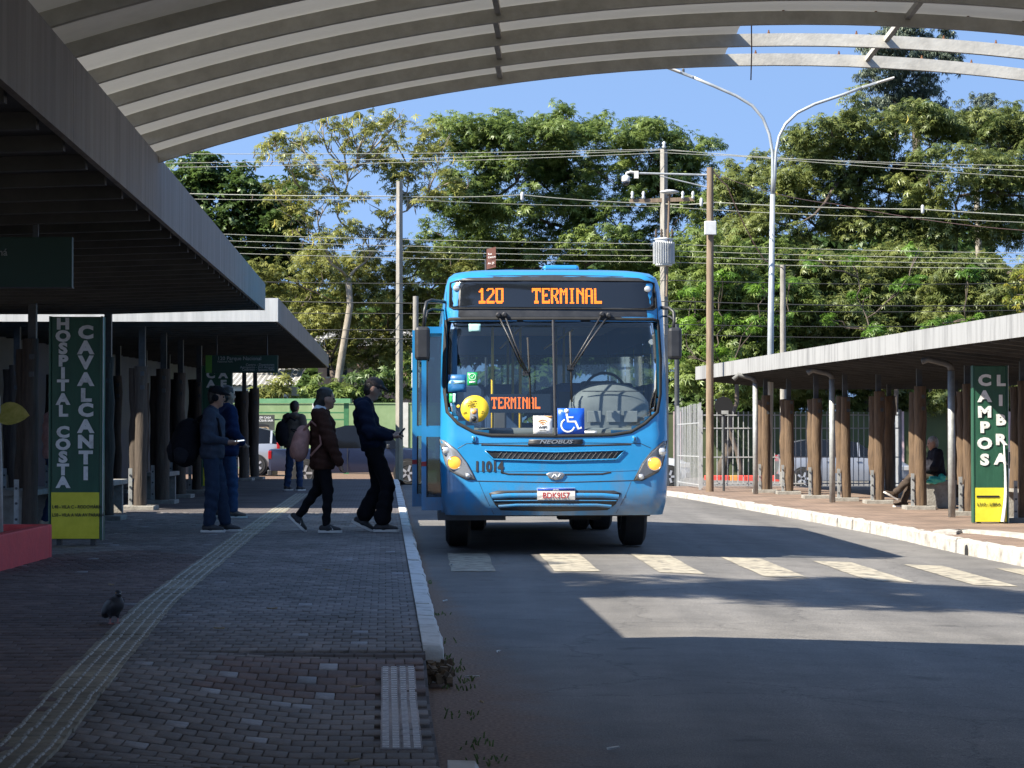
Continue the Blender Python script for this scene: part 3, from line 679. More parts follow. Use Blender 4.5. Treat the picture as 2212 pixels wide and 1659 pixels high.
for a, b in (((x0, y0, .16), (x1, y0 + .1, .48)), ((x0, y1 - .1, .16), (x1, y1, .48)), ((x1 - .1, y0 + .1, .16), (x1, y1 - .1, .48)), ((x0, y0 + .1, .16), (x0 + .1, y1 - .1, .48))):
    MB().bb(a, b).build('wall', m_red, pl, bev=.01)
MB().bb((x0 + .1, y0 + .1, .17), (x1 - .1, y1 - .1, .42)).build('soil', m_soil, pl)
pt = empty('potted_plant', P(4, 1145, 19.7), 'pale stemmed plant with a broad yellowish leaf growing in the red planter', 'plant')
b_ = P(3, 1150, 19.7); t_ = P(-2, 860, 19.7); b_.z = .42
MB().tube([b_, b_.lerp(t_, .5) + Vector((.005, 0, 0)), t_, t_ + Vector((-.05, 0, .3))], [.017, .015, .012, .008], 8).build('stem', M('pale_stem', (.4, .39, .36), (.55, .54, .5), 8, .7), pt, smooth=True)
m_leafy = M('plant_leaf', (.40, .34, .06), (.60, .50, .14), 14, .5)
def bigleaf(base, dirx, dirz, ln, wd, twist=0):
    V = []; F = []; n = 9
    for i in range(n):
        t = i / (n - 1); wv = wd * math.sin(math.pi * min(1, t ** .75)) ** .7 if 0 < t < 1 else .004
        p = Vector(base) + Vector((dirx * ln * t, -.05 * t, dirz * ln * t - .10 * ln * t * t))
        for k in (-1, -.5, 0, .5, 1):
            q = p + Vector((-dirz * 0, abs(k) * -.02, 0)) + Vector((twist * k * wv * .3, k * wv * .35, k * wv * .5)); V.append(q)
    for i in range(n - 1):
        for k in range(4): a = i*5+k; F.append((a, a+1, a+6, a+5))
    mb = MB(); mb.add(V, F); return mb.build('leaf', m_leafy, pt, smooth=True)
bigleaf(P(-8, 893, 19.7), 1, .04, .30, .2)
bigleaf(P(-8, 870, 19.7), -.8, .5, .3, .16); bigleaf(P(-6, 840, 19.7), -.3, .9, .3, .16)
# ================================================================ the bus (local frame: x across, y backwards, z up)
bus = empty('city_bus', (.467, 24.3, 0), 'blue city bus with orange LED display and open door at the kerb', 'bus', rz=.04); bus.scale = (1.045, 1, 1.018)
m_blue = M('bus_blue', (.016, .215, .47), (.024, .245, .52), 1.5, .32, 0, coat=.7)
nn_ = m_blue.node_tree.nodes; ll_ = m_blue.node_tree.links; bs_ = nn_['Principled BSDF']; src_ = bs_.inputs['Base Color'].links[0].from_socket
g_ = nn_.new('ShaderNodeTexCoord'); s_ = nn_.new('ShaderNodeSeparateXYZ'); ll_.new(g_.outputs['Object'], s_.inputs[0])
nz_ = nn_.new('ShaderNodeTexNoise'); nz_.inputs['Scale'].default_value = 5; nz_.inputs['Detail'].default_value = 9; nz_.inputs['Roughness'].default_value = .7
mp_ = nn_.new('ShaderNodeMapping'); mp_.inputs['Scale'].default_value = (1, 1, .45); ll_.new(g_.outputs['Object'], mp_.inputs[0]); ll_.new(mp_.outputs[0], nz_.inputs['Vector'])
zr_ = nn_.new('ShaderNodeMapRange'); zr_.inputs[1].default_value = 1.1; zr_.inputs[2].default_value = .40; zr_.inputs[3].default_value = 0; zr_.inputs[4].default_value = .42; ll_.new(s_.outputs['Z'], zr_.inputs[0])
ad_ = nn_.new('ShaderNodeMath'); ad_.operation = 'ADD'; ll_.new(zr_.outputs[0], ad_.inputs[0]); ll_.new(nz_.outputs[0], ad_.inputs[1])
df_ = nn_.new('ShaderNodeMapRange'); df_.inputs[1].default_value = .66; df_.inputs[2].default_value = 1.0; df_.inputs[3].default_value = 0; df_.inputs[4].default_value = .6; ll_.new(ad_.outputs[0], df_.inputs[0])
mx_ = nn_.new('ShaderNodeMixRGB'); mx_.inputs[2].default_value = (.16, .15, .135, 1); ll_.new(df_.outputs[0], mx_.inputs[0]); ll_.new(src_, mx_.inputs[1]); ll_.new(mx_.outputs[0], bs_.inputs['Base Color'])
m_bdark = M('bus_black_plastic', (.022, .023, .026), (.035, .036, .04), 8, .45)
m_rubber = M('rubber', (.012, .012, .012), (.022, .022, .022), 12, .8)
m_pglass = M('display_glass', (.010, .012, .016), rough=.12, coat=.5)
m_chrome = M('reflector', (.75, .75, .75), rough=.12, metal=1)
m_lamp = M('lamp_housing', (.30, .31, .32), (.38, .39, .40), 6, .28, .5, coat=.6)
m_amber = M('amber_lamp', (.85, .38, .05), rough=.2, emit=((1, .42, .05), .45), coat=.6)
m_clear = M('clear_lamp', (.62, .62, .60), (.8, .8, .78), 40, .12, .5, coat=.8)
m_led = M('led_orange', (.6, .15, .01), rough=.4, emit=((1, .17, .012), 1.25))
m_wglass = glassmat('windscreen', (.66, .71, .72), .02, .015, (.9, .95, .95))
m_sglass = glassmat('side_glass', (.42, .50, .50), .05)
m_int = M('interior_grey', (.34, .35, .35), (.42, .43, .43), 4, .7)
m_intd = M('interior_dark', (.075, .078, .082), (.10, .104, .11), 4, .7)
m_dash = M('dashboard', (.20, .215, .22), (.27, .285, .29), 5, .6)
m_seat = M('seat_blue', (.06, .10, .22), (.09, .14, .28), 10, .8)
m_pole = M('rail_yellow', (.75, .50, .02), rough=.4)
BL, BW, BB = 8.4, 1.18, .42
def fw(z): return interp([(.42, 1.13), (.6, 1.165), (1.0, 1.18), (2.1, 1.17), (2.6, 1.15), (2.85, 1.12), (2.95, 1.09), (3.0, 1.03), (3.03, .9), (3.05, .7), (3.065, .4)], z)
def lean(z): return interp([(.42, .09), (.5, .03), (.62, .0), (.9, .01), (1.22, .035), (1.3, .05), (2.35, .19), (2.6, .23), (2.8, .27), (2.9, .295), (2.95, .33), (3.0, .42), (3.03, .55), (3.05, .75), (3.065, 1.1)], z)
def S(x, z):
    wz = fw(z); t = min(1, max(0, abs(x) - (wz - .17)) / .17)
    return lean(z) + .10 * (x / BW) ** 2 + .20 * (1 - math.sqrt(max(0, 1 - t * t)))
WS = [(240,402),(262,392),(1312,392),(1342,400),(1352,600),(1348,790),(1330,885),(1265,945),(1190,990),(1090,1006),(800,1012),(470,1008),(385,992),(300,945),(246,885),(233,780),(231,600)]
def bxz(cx, cy): return ((cx - 800) * .002, 3.278 - cy * .002)
WSP = [bxz(*p) for p in WS]
def inside(x, z, poly):
    c = False; n = len(poly)
    for i in range(n):
        (x0, z0), (x1, z1) = poly[i], poly[i-1]
        if (z0 > z) != (z1 > z) and x < (x1 - x0) * (z - z0) / (z1 - z0) + x0: c = not c
    return c
zs = [BB] + frange(.5, 2.9, .048) + [2.925, 2.95, 2.975, 3.0, 3.017, 3.033, 3.05, 3.065]
NF = 56
sideY = [0, .55, .62, 1.5, 1.56, 2.4, 2.46, 3.6, 3.66, 4.8, 4.86, 6.0, 6.06, 7.2, 7.26, BL - .75]
def ring(z):
    wz = fw(z); r = []
    for y in reversed(sideY[1:]): r.append((-wz, y + .32, z))
    for i in range(NF + 1):
        a = -math.pi/2 + math.pi * i / NF; x = wz * math.sin(a); r.append((x, S(x, z), z))
    for y in sideY[1:]: r.append((wz, y + .32, z))
    return r
mb = MB(); R = [ring(z) for z in zs]; n = len(R[0]); ns = len(sideY) - 1
F = []
door_y = (.30, 1.42)
for j in range(len(zs) - 1):
    for i in range(n - 1):
        a, b = R[j][i], R[j+1][i+1]; cx, cy, cz = [(a[k] + b[k]) / 2 for k in range(3)]
        if ns <= i < n - 1 - ns:
            ins = [inside(*q, WSP) for q in ((R[j][i][0], zs[j]), (R[j][i+1][0], zs[j]), (R[j+1][i][0], zs[j+1]), (R[j+1][i+1][0], zs[j+1]))]
            if all(ins): continue
        else:
            seg = ns - 1 - i if i < ns else i - (n - 1 - ns)      # panel index from front to back
            if i < ns and seg in (0, 1, 2) and zs[j] > .5 and cz < 2.42: continue       # door opening on the kerb side
            if seg in (2, 4, 6, 8, 10, 12, 14) and 1.38 < cz < 2.32: continue           # side windows
            if i >= ns and seg == 0 and 1.3 < cz < 2.3: continue
        F.append((j*n+i, j*n+i+1, (j+1)*n+i+1, (j+1)*n+i))
V = [p for r in R for p in r]
F.append(tuple((len(zs)-1)*n + k for k in range(n)))
F += [(j*n, (j+1)*n, (j+1)*n + n - 1, j*n + n - 1) for j in range(len(zs) - 1) if not 1.4 < zs[j] < 2.3]      # rear, open for the back window
mb.add(V, F); body = mb.build('body', m_blue, bus, world=False, auto=35)
def patch(name, poly, mat, off=.006, rings=5, parent=bus, thick=.012, px=True, smooth=True, sub=3):
    """a panel that follows the curved front; poly in bus-picture units or metres"""
    pts = [bxz(*p) for p in poly] if px else list(poly)
    dense = []
    for i in range(len(pts)):
        a, b = pts[i], pts[(i+1) % len(pts)]
        for k in range(sub): dense.append((lerp(a[0], b[0], k/sub), lerp(a[1], b[1], k/sub)))
    cx = sum(p[0] for p in dense) / len(dense); cz = sum(p[1] for p in dense) / len(dense); m = len(dense)
    V = []; F = []
    for (x, z) in dense: V.append((x, S(x, z) - off + thick, z))
    for r in range(rings):
        s_ = 1 - r / rings
        for (x, z) in dense:
            X, Z = cx + (x - cx) * s_, cz + (z - cz) * s_; V.append((X, S(X, Z) - off, Z))
    V.append((cx, S(cx, cz) - off, cz))
    for r in range(rings):
        for k in range(m): k2 = (k+1) % m; F.append((r*m+k, r*m+k2, (r+1)*m+k2, (r+1)*m+k))
    F += [(rings*m+k, rings*m+(k+1) % m, (rings+1)*m) for k in range(m)]
    q = MB(); q.add(V, F); return q.build(name, mat, parent, world=False, smooth=smooth)
def strip(name, pts, wd, mat, off=.008, parent=bus, closed=False, px=True, h=.008):
    """a band of width wd that follows the front along a line"""
    p = [bxz(*q) for q in pts] if px else list(pts)
    dense = []
    m = len(p); 
    for i in range(m if closed else m - 1):
        a, b = p[i], p[(i+1) % m]; k = max(1, int(math.hypot(a[0]-b[0], a[1]-b[1]) / .05))
        for t in range(k): dense.append((lerp(a[0], b[0], t/k), lerp(a[1], b[1], t/k)))
    if not closed: dense.append(p[-1])
    V = []; F = []; K = len(dense)
    for i, (x, z) in enumerate(dense):
        a = dense[(i-1) % K] if closed or i else dense[0]; b = dense[(i+1) % K] if closed or i < K-1 else dense[-1]
        tx, tz = b[0]-a[0], b[1]-a[1]; L_ = math.hypot(tx, tz) or 1; nx, nz = -tz/L_, tx/L_
        for s_, o_ in ((-1, 0), (-.8, h), (.8, h), (1, 0)):
            X, Z = x + nx*wd/2*s_, z + nz*wd/2*s_; V.append((X, S(X, min(3.0, Z)) - off - o_ + h, Z))
    for i in range(K if closed else K - 1):
        j = (i+1) % K
        for k in range(3): F.append((i*4+k, i*4+k+1, j*4+k+1, j*4+k))
    q = MB(); q.add(V, F); return q.build(name, mat, parent, world=False, smooth=True)
# black mask round display and windscreen
mask = [(246,172),(300,160),(800,152),(1290,160),(1334,172),(1345,400),(1345,405),(1310,396),(800,394),(262,396),(238,408)]
patch('display_surround', [(246,172),(300,160),(800,154),(1290,160),(1334,172),(1343,395),(800,396),(240,398)], m_bdark, .006, 8)
disp = patch('display_glass', [(262,196),(300,186),(1295,186),(1326,196),(1332,330),(1315,340),(275,336),(258,325)], m_pglass, .014, 8)
strip('display_seal', [(262,196),(300,186),(1295,186),(1326,196),(1332,330),(1315,340),(275,336),(258,325)], .014, m_rubber, .016, closed=True)
ws = patch('windscreen', WS, m_wglass, .002, 8, thick=.004)
strip('windscreen_seal', WS, .034, m_rubber, .012, closed=True)
strip('centre_pillar', [(793, 398), (800, 1008)], .03, m_bdark, .016)
# LED lettering
FONT = {'1': ['...##..','..###..','.####..','...##..','...##..','...##..','...##..','...##..','...##..','.######','.######'],
 '2': ['.#####.','##...##','.....##','.....##','....##.','...##..','..##...','.##....','##.....','#######','#######'],
 '0': ['#######','##...##','##...##','##...##','##...##','##...##','##...##','##...##','##...##','#######','.#####.'],
 'T': ['########','########','#..##..#','...##...','...##...','...##...','...##...','...##...','...##...','..####..','..####..'],
 'E': ['#######','##....#','##.....','##.....','##.##..','#####..','##.....','##.....','##....#','#######','#######'],
 'R': ['######.','##...##','##...##','##...##','##..##.','#####..','##.##..','##..##.','##..##.','##...##','##...##'],
 'M': ['##...##','###.###','#######','##.#.##','##.#.##','##...##','##...##','##...##','##...##','##...##','##...##'],
 'I': ['.####.','..##..','..##..','..##..','..##..','..##..','..##..','..##..','..##..','..##..','.####.'],
 'N': ['##...##','###..##','####.##','##.####','##..###','##...##','##...##','##...##','##...##','##...##','##...##'],
 'A': ['.#####.','##...##','##...##','##...##','##...##','#######','##...##','##...##','##...##','##...##','##...##'],
 'L': ['##.....','##.....','##.....','##.....','##.....','##.....','##.....','##.....','##.....','#######','#######']}
def led(word, x0, x1, y0, y1, surf, parent):
    tot = sum(len(FONT[c][0]) for c in word) + (len(word) - 1); px_ = (x1 - x0) / tot; pz = (y1 - y0) / 11
    m = MB(); cx = 0
    for c in word:
        for r, row in enumerate(FONT[c]):
            for k, ch in enumerate(row):
                if ch == '#':
                    X, Z = bxz(x0 + (cx + k + .5) * px_, y0 + (r + .5) * pz); y = surf(X, Z); h = px_ * .002 * .40; v = pz * .002 * .40
                    m.add([(X-h, y, Z-v), (X+h, y, Z-v), (X+h, y, Z+v), (X-h, y, Z+v)], [(0, 1, 2, 3)])
        cx += len(FONT[c][0]) + 1
    o = m.build('led_digits' if word[0] == '1' else 'led_letters', m_led, parent, world=False); o['kind'] = 'stuff'; return o
led('120', 404, 537, 228, 311, lambda x, z: S(x, z) - .018, disp)
led('TERMINAL', 684, 1046, 228, 311, lambda x, z: S(x, z) - .018, disp)
idisp = MB(); 
for a, b in (((-.665, .36, 1.50), (-.02, .42, 1.70)),): idisp.bb(a, b)
idisp = idisp.build('inner_display', m_pglass, bus, world=False)
led('TERMINAL', 475, 730, 806, 868, lambda x, z: .355, idisp)
for cx, cy in ((295, 226), (1287, 230)):
    x, z = bxz(cx, cy); MB().lathe([(.034, .01), (.034, -.012), (.026, -.018), (.004, -.02)], (x, S(x, z) - .008, z), 16, 'y').build('marker_lamp', m_clear, bus, world=False, smooth=True)
# front panels and grilles
strip('panel_seam', [(300, 1078), (345, 1052), (800, 1046), (1240, 1052), (1292, 1076)], .008, m_bdark, .001)
strip('panel_gap', [(420, 1058), (800, 1066), (1190, 1056)], .022, m_bdark, .002)
g_up = patch('upper_grille', [(437, 1087), (800, 1096), (1157, 1087), (1112, 1134), (800, 1143), (482, 1134)], m_bdark, .004)
strip('grille_rim', [(437, 1087), (800, 1096), (1157, 1087), (1112, 1134), (800, 1143), (482, 1134)], .014, m_blue, .016, closed=True)
for i in range(26):
    x0 = 455 + i * 27
    for s_ in (1, -1):
        xa, xb = (x0 - 16, x0 + 16) if s_ > 0 else (x0 + 16, x0 - 16)
        if 470 < min(xa, xb) and max(xa, xb) < 1128: strip('mesh_wire', [(xa, 1096), (xb, 1138)], .004, m_steeld, .012, g_up)
strip('panel_gap', [(520, 1203), (560, 1212), (752, 1214)], .02, m_bdark, .003); strip('panel_gap', [(848, 1214), (1040, 1211), (1084, 1202)], .02, m_bdark, .003)
strip('panel_seam', [(372, 1195), (520, 1200), (800, 1196), (1090, 1199), (1220, 1194)], .005, m_bdark, .001)
strip('panel_seam', [(392, 1248), (800, 1256), (1202, 1246)], .011, m_bdark, .002)
strip('panel_seam', [(408, 1252), (440, 1330), (486, 1424)], .005, m_bdark, .001); strip('panel_seam', [(1188, 1252), (1156, 1330), (1112, 1420)], .005, m_bdark, .001)
g_lo = patch('lower_grille', [(458, 1312), (500, 1298), (800, 1296), (1100, 1298), (1136, 1312), (1108, 1372), (1066, 1402), (800, 1408), (520, 1402), (490, 1372)], m_bdark, .004)
strip('slat', [(472, 1332), (560, 1324), (800, 1322), (1040, 1324), (1124, 1332)], .05, m_blue, .012, g_lo)
strip('slat', [(508, 1382), (600, 1375), (800, 1374), (1010, 1375), (1086, 1382)], .032, m_blue, .012, g_lo)
strip('slat', [(484, 1352), (800, 1349), (1112, 1352)], .012, m_blue, .010, g_lo)
# badge
bd = patch('badge', [(750, 1212), (765, 1203), (800, 1200), (833, 1203), (848, 1212), (832, 1235), (800, 1242), (768, 1235)], m_lamp, .014, 3)
for p in ([(776, 1232), (790, 1210), (797, 1210), (783, 1232)], [(790, 1210), (798, 1210), (816, 1232), (808, 1232)], [(806, 1232), (818, 1210), (826, 1210), (815, 1232)]): patch('badge_mark', p, m_white, .018, 1, bd, .003)
np_ = patch('name_strip', [(664, 1030), (940, 1028), (938, 1052), (930, 1056), (658, 1057)], m_bdark, .012, 3)
x, z = bxz(800, 1051); text('NEOBUS', .054, m_lamp, np_, (x, S(x, z) - .014, z), (1, 0, 0), (0, .02, 1), .02, 'lettering', 'CENTER', .003, .3, 1.62)
x, z = bxz(384, 1197); fn = text('11014', .150, m_bdark, bus, (x, 0, z), (1, 0, 0), (0, 0, 1), .04, 'fleet_number', 'LEFT', .001, 0, .80)
for v in fn.data.vertices: v.co.y = S(v.co.x, v.co.z) - .006 + v.co.y
for cx in (383, 1208): patch('latch', [(cx-11, 1012), (cx+11, 1012), (cx+11, 1044), (cx-11, 1044)], m_blue, .02, 2, thick=.02); patch('latch_slot', [(cx-4, 1018), (cx+4, 1018), (cx+4, 1036), (cx-4, 1036)], m_bdark, .022, 1, thick=.004)
# number plate
npl = patch('number_plate', [(705, 1284), (898, 1284), (898, 1346), (705, 1346)], M('plate_white', (.66, .63, .58), (.76, .73, .68), 12, .5), .02, 2, thick=.02, smooth=False)
patch('plate_band', [(706, 1285), (897, 1285), (897, 1298), (706, 1298)], M('plate_blue', (.02, .06, .35), rough=.4), .0225, 1, npl, .004)
x, z = bxz(801, 1337); m_pred = M('plate_red', (.42, .03, .03), rough=.5)
text('BDK9I57', .085, m_pred, npl, (x, S(x, z) - .024, z), (1, 0, 0), (0, 0, 1), .01, 'plate_number', 'CENTER', .001, 0, .88)
x, z = bxz(801, 1296); text('BRASIL', .02, m_white, npl, (x, S(x, z) - .024, z), (1, 0, 0), (0, 0, 1), .01, 'plate_lettering', 'CENTER', .001)
# headlamps
def headlamp(mir, mat):
    f = (lambda p: (1592 - p[0], p[1] + 6)) if mir else (lambda p: p)
    hl = patch('headlight', [f(p) for p in ((208, 1030), (232, 1036), (296, 1086), (345, 1150), (392, 1240), (345, 1240), (262, 1196), (238, 1160), (222, 1100))], mat, .012, 4, thick=.03)
    strip('headlight_seal', [f(p) for p in ((208, 1030), (232, 1036), (296, 1086), (345, 1150), (392, 1240), (345, 1240), (262, 1196), (238, 1160), (222, 1100))], .007, m_bdark, .013, hl, True)
    for cx, cy, r, mt, nm in ((243, 1089, .044, m_clear, 'main_beam'), (283, 1152, .068, m_amber, 'indicator'), (352, 1219, .028, m_clear, 'side_lamp')):
        cx, cy = f((cx, cy)); x, z = bxz(cx, cy); y = S(x, z) - .012
        MB().lathe([(r*1.12, .04), (r*1.12, -.014), (r*1.0, -.016), (r*.97, -.002)], (x, y, z), 22, 'y', cap=False).build('lamp_ring', m_chrome if nm != 'indicator' else m_lamp, hl, world=False, smooth=True)
        q = MB().lathe([(r, .02), (r, -.008), (r*.8, -.018), (r*.4, -.026), (.003, -.028)], (x, y, z), 22, 'y').build(nm, mt, hl, world=False, smooth=True)
headlamp(False, m_lamp); headlamp(True, M('lamp_housing_dark', (.12, .115, .11), (.17, .165, .16), 6, .25, .4, coat=.7))
# wipers
def wiper(name, pivots, elbow, b0, b1):
    w_ = empty(name, (0, 0, 0)); w_.parent = bus
    def at(p, o): x, z = bxz(*p); return Vector((x, S(x, z) - o, z))
    for pv_ in pivots:
        MB().tube([at(pv_, .02), at((lerp(pv_[0], elbow[0], .5), lerp(pv_[1], elbow[1], .5)), .07), at((elbow[0] + (pv_[0]-pivots[0][0]) * .35, elbow[1]), .05)], .009, 6).build('arm', m_bdark, w_, world=False, smooth=True)
        MB().lathe([(.028, .03), (.028, -.03), (.015, -.045)], at(pv_, .01), 10, 'y').build('pivot_cap', m_bdark, w_, world=False)
    MB().tube([at(b0, .022), at((lerp(b0[0], b1[0], .5), lerp(b0[1], b1[1], .5)), .03), at(b1, .022)], .010, 6).build('blade', m_rubber, w_, world=False, smooth=True)
    MB().box(at(elbow, .04), (.06, .03, .05)).build('blade_joint', m_bdark, w_, world=False)
wiper('wiper', [(510, 372), (542, 370)], (648, 682), (660, 492), (676, 872))
wiper('wiper', [(1046, 366), (1080, 372)], (880, 650), (879, 462), (885, 832))
# stickers on the glass
def sticker(name, poly, mat, off=-.002): return patch(name, poly, mat, .0085, 2, thick=.002, smooth=True)
def rect(a, b, c, d_): return [(a, b), (c, b), (c, d_), (a, d_)]
m_sblue = M('sticker_blue', (.01, .10, .58), rough=.35); m_sy = M('sticker_yellow', (.78, .55, .03), rough=.4); m_sg = M('sticker_green', (.02, .36, .10), rough=.4); m_sw = M('sticker_white', (.8, .8, .78), rough=.4); m_so = M('sticker_orange', (.75, .32, .08), rough=.4); m_st = M('sticker_teal', (.36, .62, .60), rough=.5); m_sbl = M('sticker_dark', (.02, .02, .02), rough=.5)
sb = sticker('accessibility_sticker', rect(811, 866, 949, 1003), m_sblue)
x, z = bxz(861, 880)
def sline(pts, wd, mat, par): return strip('symbol', pts, wd, mat, .0125, par, h=.001)
circ = lambda cx, cy, r, a0, a1, n=14: [(cx + r * math.cos(math.radians(lerp(a0, a1, i/n))), cy - r * math.sin(math.radians(lerp(a0, a1, i/n)))) for i in range(n+1)]
patch('symbol', circ(858, 880, 12, 0, 338, 12), m_sw, .0115, 1, sb, .001)
sline([(858, 894), (864, 936), (902, 936), (918, 974), (934, 968)], .022, m_sw, sb); sline([(860, 914), (892, 914)], .016, m_sw, sb)
sline(circ(864, 956, 34, 118, 345), .016, m_sw, sb)
sw = sticker('wifi_sticker', rect(686, 906, 784, 1000), m_sw)
patch('orange_corner', [(740, 907), (783, 907), (783, 920)], m_so, .0115, 1, sw, .001)
for r in (8, 18, 29): sline(circ(735, 956, r, 40, 140, 8), .011, m_so, sw)
x, z = bxz(735, 975); text('WIFI', .046, m_sbl, sw, (x, S(x, z) - .0115, z), (1, 0, 0), (0, .12, 1), .015, 'lettering', 'CENTER', .0005)
x, z = bxz(735, 985); text('GRATUITO', .014, m_sbl, sw, (x, S(x, z) - .0115, z), (1, 0, 0), (0, .12, 1), .01, 'lettering', 'CENTER', .0005)
sy = sticker('round_traffic_sticker', circ(388, 870, 72, 0, 350, 34), m_sy)
for s_, y in (('No trânsito,', 832), ('enxergar o outro', 845), ('é salvar vidas', 858)):
    x, z = bxz(388, y); text(s_, .027, m_sbl, sy, (x, S(x, z) - .0115, z), (1, .02, 0), (0, .12, 1), .015, 'lettering', 'CENTER', .0005)
for s_, xx, y in (('SINAL', 340, 888), ('AMARELO', 340, 895), ('Maio', 428, 884), ('Amarelo', 428, 892)):
    x, z = bxz(xx, y); text(s_, .013, m_sbl, sy, (x, S(x, z) - .0115, z), (1, .02, 0), (0, .12, 1), .015, 'lettering', 'CENTER', .0005)
patch('traffic_lamp', [(366, 866), (402, 866), (406, 940), (360, 940)], m_lamp, .0115, 1, sy, .001)
patch('lamp_disc', circ(384, 884, 14, 0, 340, 14), m_so, .014, 1, sy, .001); patch('lamp_disc', circ(383, 920, 14, 0, 340, 14), m_sbl, .014, 1, sy, .001)
sg = sticker('green_check_sticker', rect(350, 677, 402, 746), m_sg); sline(circ(376, 700, 17, 0, 350, 16), .005, m_sw, sg); sline([(368, 697), (375, 708), (384, 692)], .006, m_sw, sg)
patch('white_band', rect(360, 724, 392, 732), m_sw, .0115, 1, sg, .001)
sticker('teal_sticker', rect(358, 419, 419, 460), m_st)
s1 = sticker('payment_sticker', rect(251, 688, 344, 780), M('sticker_navy', (.015, .12, .30), rough=.4)); patch('white_band', rect(255, 720, 338, 736), m_st, .0115, 1, s1, .001)
sticker('small_sticker', rect(257, 788, 272, 838), m_sg); sticker('small_sticker', rect(275, 788, 290, 838), m_st); sticker('small_sticker', circ(304, 856, 9, 0, 330, 10), m_sy)
sticker('paper_note', rect(948, 985, 1012, 997), m_sw)
# mirrors
def mirror(pts, x0, x1, y0, y1, dy):
    mr_ = empty('wing_mirror', (0, 0, 0)); mr_.parent = bus
    q = []
    for cx, cy, dd in pts: x, z = bxz(cx, cy); q.append((x, dd, z))
    MB().tube(q, .017, 8).build('mirror_arm', m_bdark, mr_, world=False, smooth=True)
    MB().tube([(p[0] + .012, p[1] + .04, p[2] - .09) for p in q[:3]] + [(q[-1][0], q[-1][1], q[-1][2] - .01)], .011, 6).build('mirror_stay', m_bdark, mr_, world=False, smooth=True)
    a, b = bxz(x0, y0), bxz(x1, y1); o = MB().bb((a[0], dy, b[1]), (b[0], dy + .13, a[1])).build('mirror_housing', m_bdark, mr_, world=False, bev=.035)
    MB().bb((a[0] + .02, dy + .131, b[1] + .02), (b[0] - .02, dy + .134, a[1] - .02)).build('mirror_glass', m_chrome, mr_, world=False)
mirror([(262, 300, .50), (165, 292, .30), (140, 305, .22), (130, 350, .17), (126, 440, .16)], 80, 158, 436, 614, .10)
mirror([(1335, 322, .50), (1400, 330, .34), (1420, 352, .28), (1422, 400, .26), (1416, 440, .25)], 1388, 1460, 436, 606, .20)
# roof hatch
x0, z0 = bxz(768, 108); x1, z1 = bxz(963, 68)
MB().bb((x0, 1.3, z0 - .05), (x1, 2.2, z1)).build('roof_hatch', m_blue, bus, world=False, bev=.03)
MB().bb((x0 + .03, 1.27, z0 + .01), (x1 - .03, 1.3, z0 + .03)).build('hatch_seam', m_bdark, bus, world=False)
MB().bb((-.09, 1.0, 2.98), (-.07, 1.02, 3.08)).build('aerial', m_bdark, bus, world=False)
# door leaves, swung out at the kerb side
def leaf(y, x0, x1, z0, z1):
    dr = empty('door', (0, 0, 0)); dr.parent = bus; t = .035
    for a, b in (((x0, z0), (x0 + .05, z1)), ((x1 - .05, z0), (x1, z1)), ((x0 + .05, z0), (x1 - .05, z0 + .14)), ((x0 + .05, z1 - .07), (x1 - .05, z1)), ((x0 + .05, lerp(z0, z1, .40)), (x1 - .05, lerp(z0, z1, .46)))):
        MB().bb((a[0], y, a[1]), (b[0], y + t, b[1])).build('door_frame', m_blue, dr, world=False)
    for za, zb in ((z0 + .14, lerp(z0, z1, .40)), (lerp(z0, z1, .46), z1 - .07)):
        MB().bb((x0 + .051, y + .012, za), (x1 - .051, y + .018, zb)).build('door_glass', m_sglass, dr, world=False)
        MB().bb((x0 + .05, y - .004, za), (x0 + .065, y - .001, zb)).build('glass_seal', m_rubber, dr, world=False)
    MB().bb((x0, y - .003, lerp(z0, z1, .24)), (x0 + .05, y - .0005, lerp(z0, z1, .265))).build('red_reflector', m_pred, dr, world=False)
leaf(.48, -1.37, -1.00, .46, 2.42); leaf(1.40, -1.47, -1.08, .47, 2.42)
MB().bb((-1.165, .50, .44), (-1.05, .56, 2.45)).build('door_jamb', m_blue, bus, world=False)
MB().bb((-1.20, .32, .36), (-.5, 1.5, .44)).build('step', m_bdark, bus, world=False)
# wheels and underside
def wheel(x, y, wd):
    w_ = empty('wheel', (x, y, .46)); w_.parent = bus
    MB().lathe([(.27, -wd/2), (.40, -wd/2), (.455, -wd/2 + .035), (.462, 0), (.455, wd/2 - .035), (.40, wd/2), (.27, wd/2)], (0, 0, 0), 32, 'x').build('tyre', m_rubber, w_, world=False, auto=40)
    MB().lathe([(.02, -wd/2 - .01), (.12, -wd/2 - .01), (.18, -wd/2 + .05), (.26, -wd/2 + .03), (.275, -wd/2 - .004), (.275, wd/2), (.02, wd/2)], (0, 0, 0), 24, 'x').build('rim', m_plate, w_, world=False, auto=40)
for x, y, wd in ((-.965, 2.1, .27), (.965, 2.1, .27), (-.93, 6.3, .27), (-.66, 6.3, .24), (.66, 6.3, .24), (.93, 6.3, .27)): wheel(x, y, wd)
MB().bb((-1.0, .35, .40), (1.0, 8.2, .62)).build('chassis', m_rubber, bus, world=False)
MB().tube([(-.9, 2.1, .46), (.9, 2.1, .46)], .07, 8).build('axle', m_rubber, bus, world=False); MB().tube([(-.9, 6.3, .46), (.9, 6.3, .46)], .12, 10).build('axle', m_rubber, bus, world=False)
MB().bb((.1, 1.2, .33), (.55, 1.6, .42)).build('oil_pan', m_rubber, bus, world=False)
MB().bb((-1.12, 2.7, .35), (-1.10, 5.6, .5)).build('skirt', m_rubber, bus, world=False)
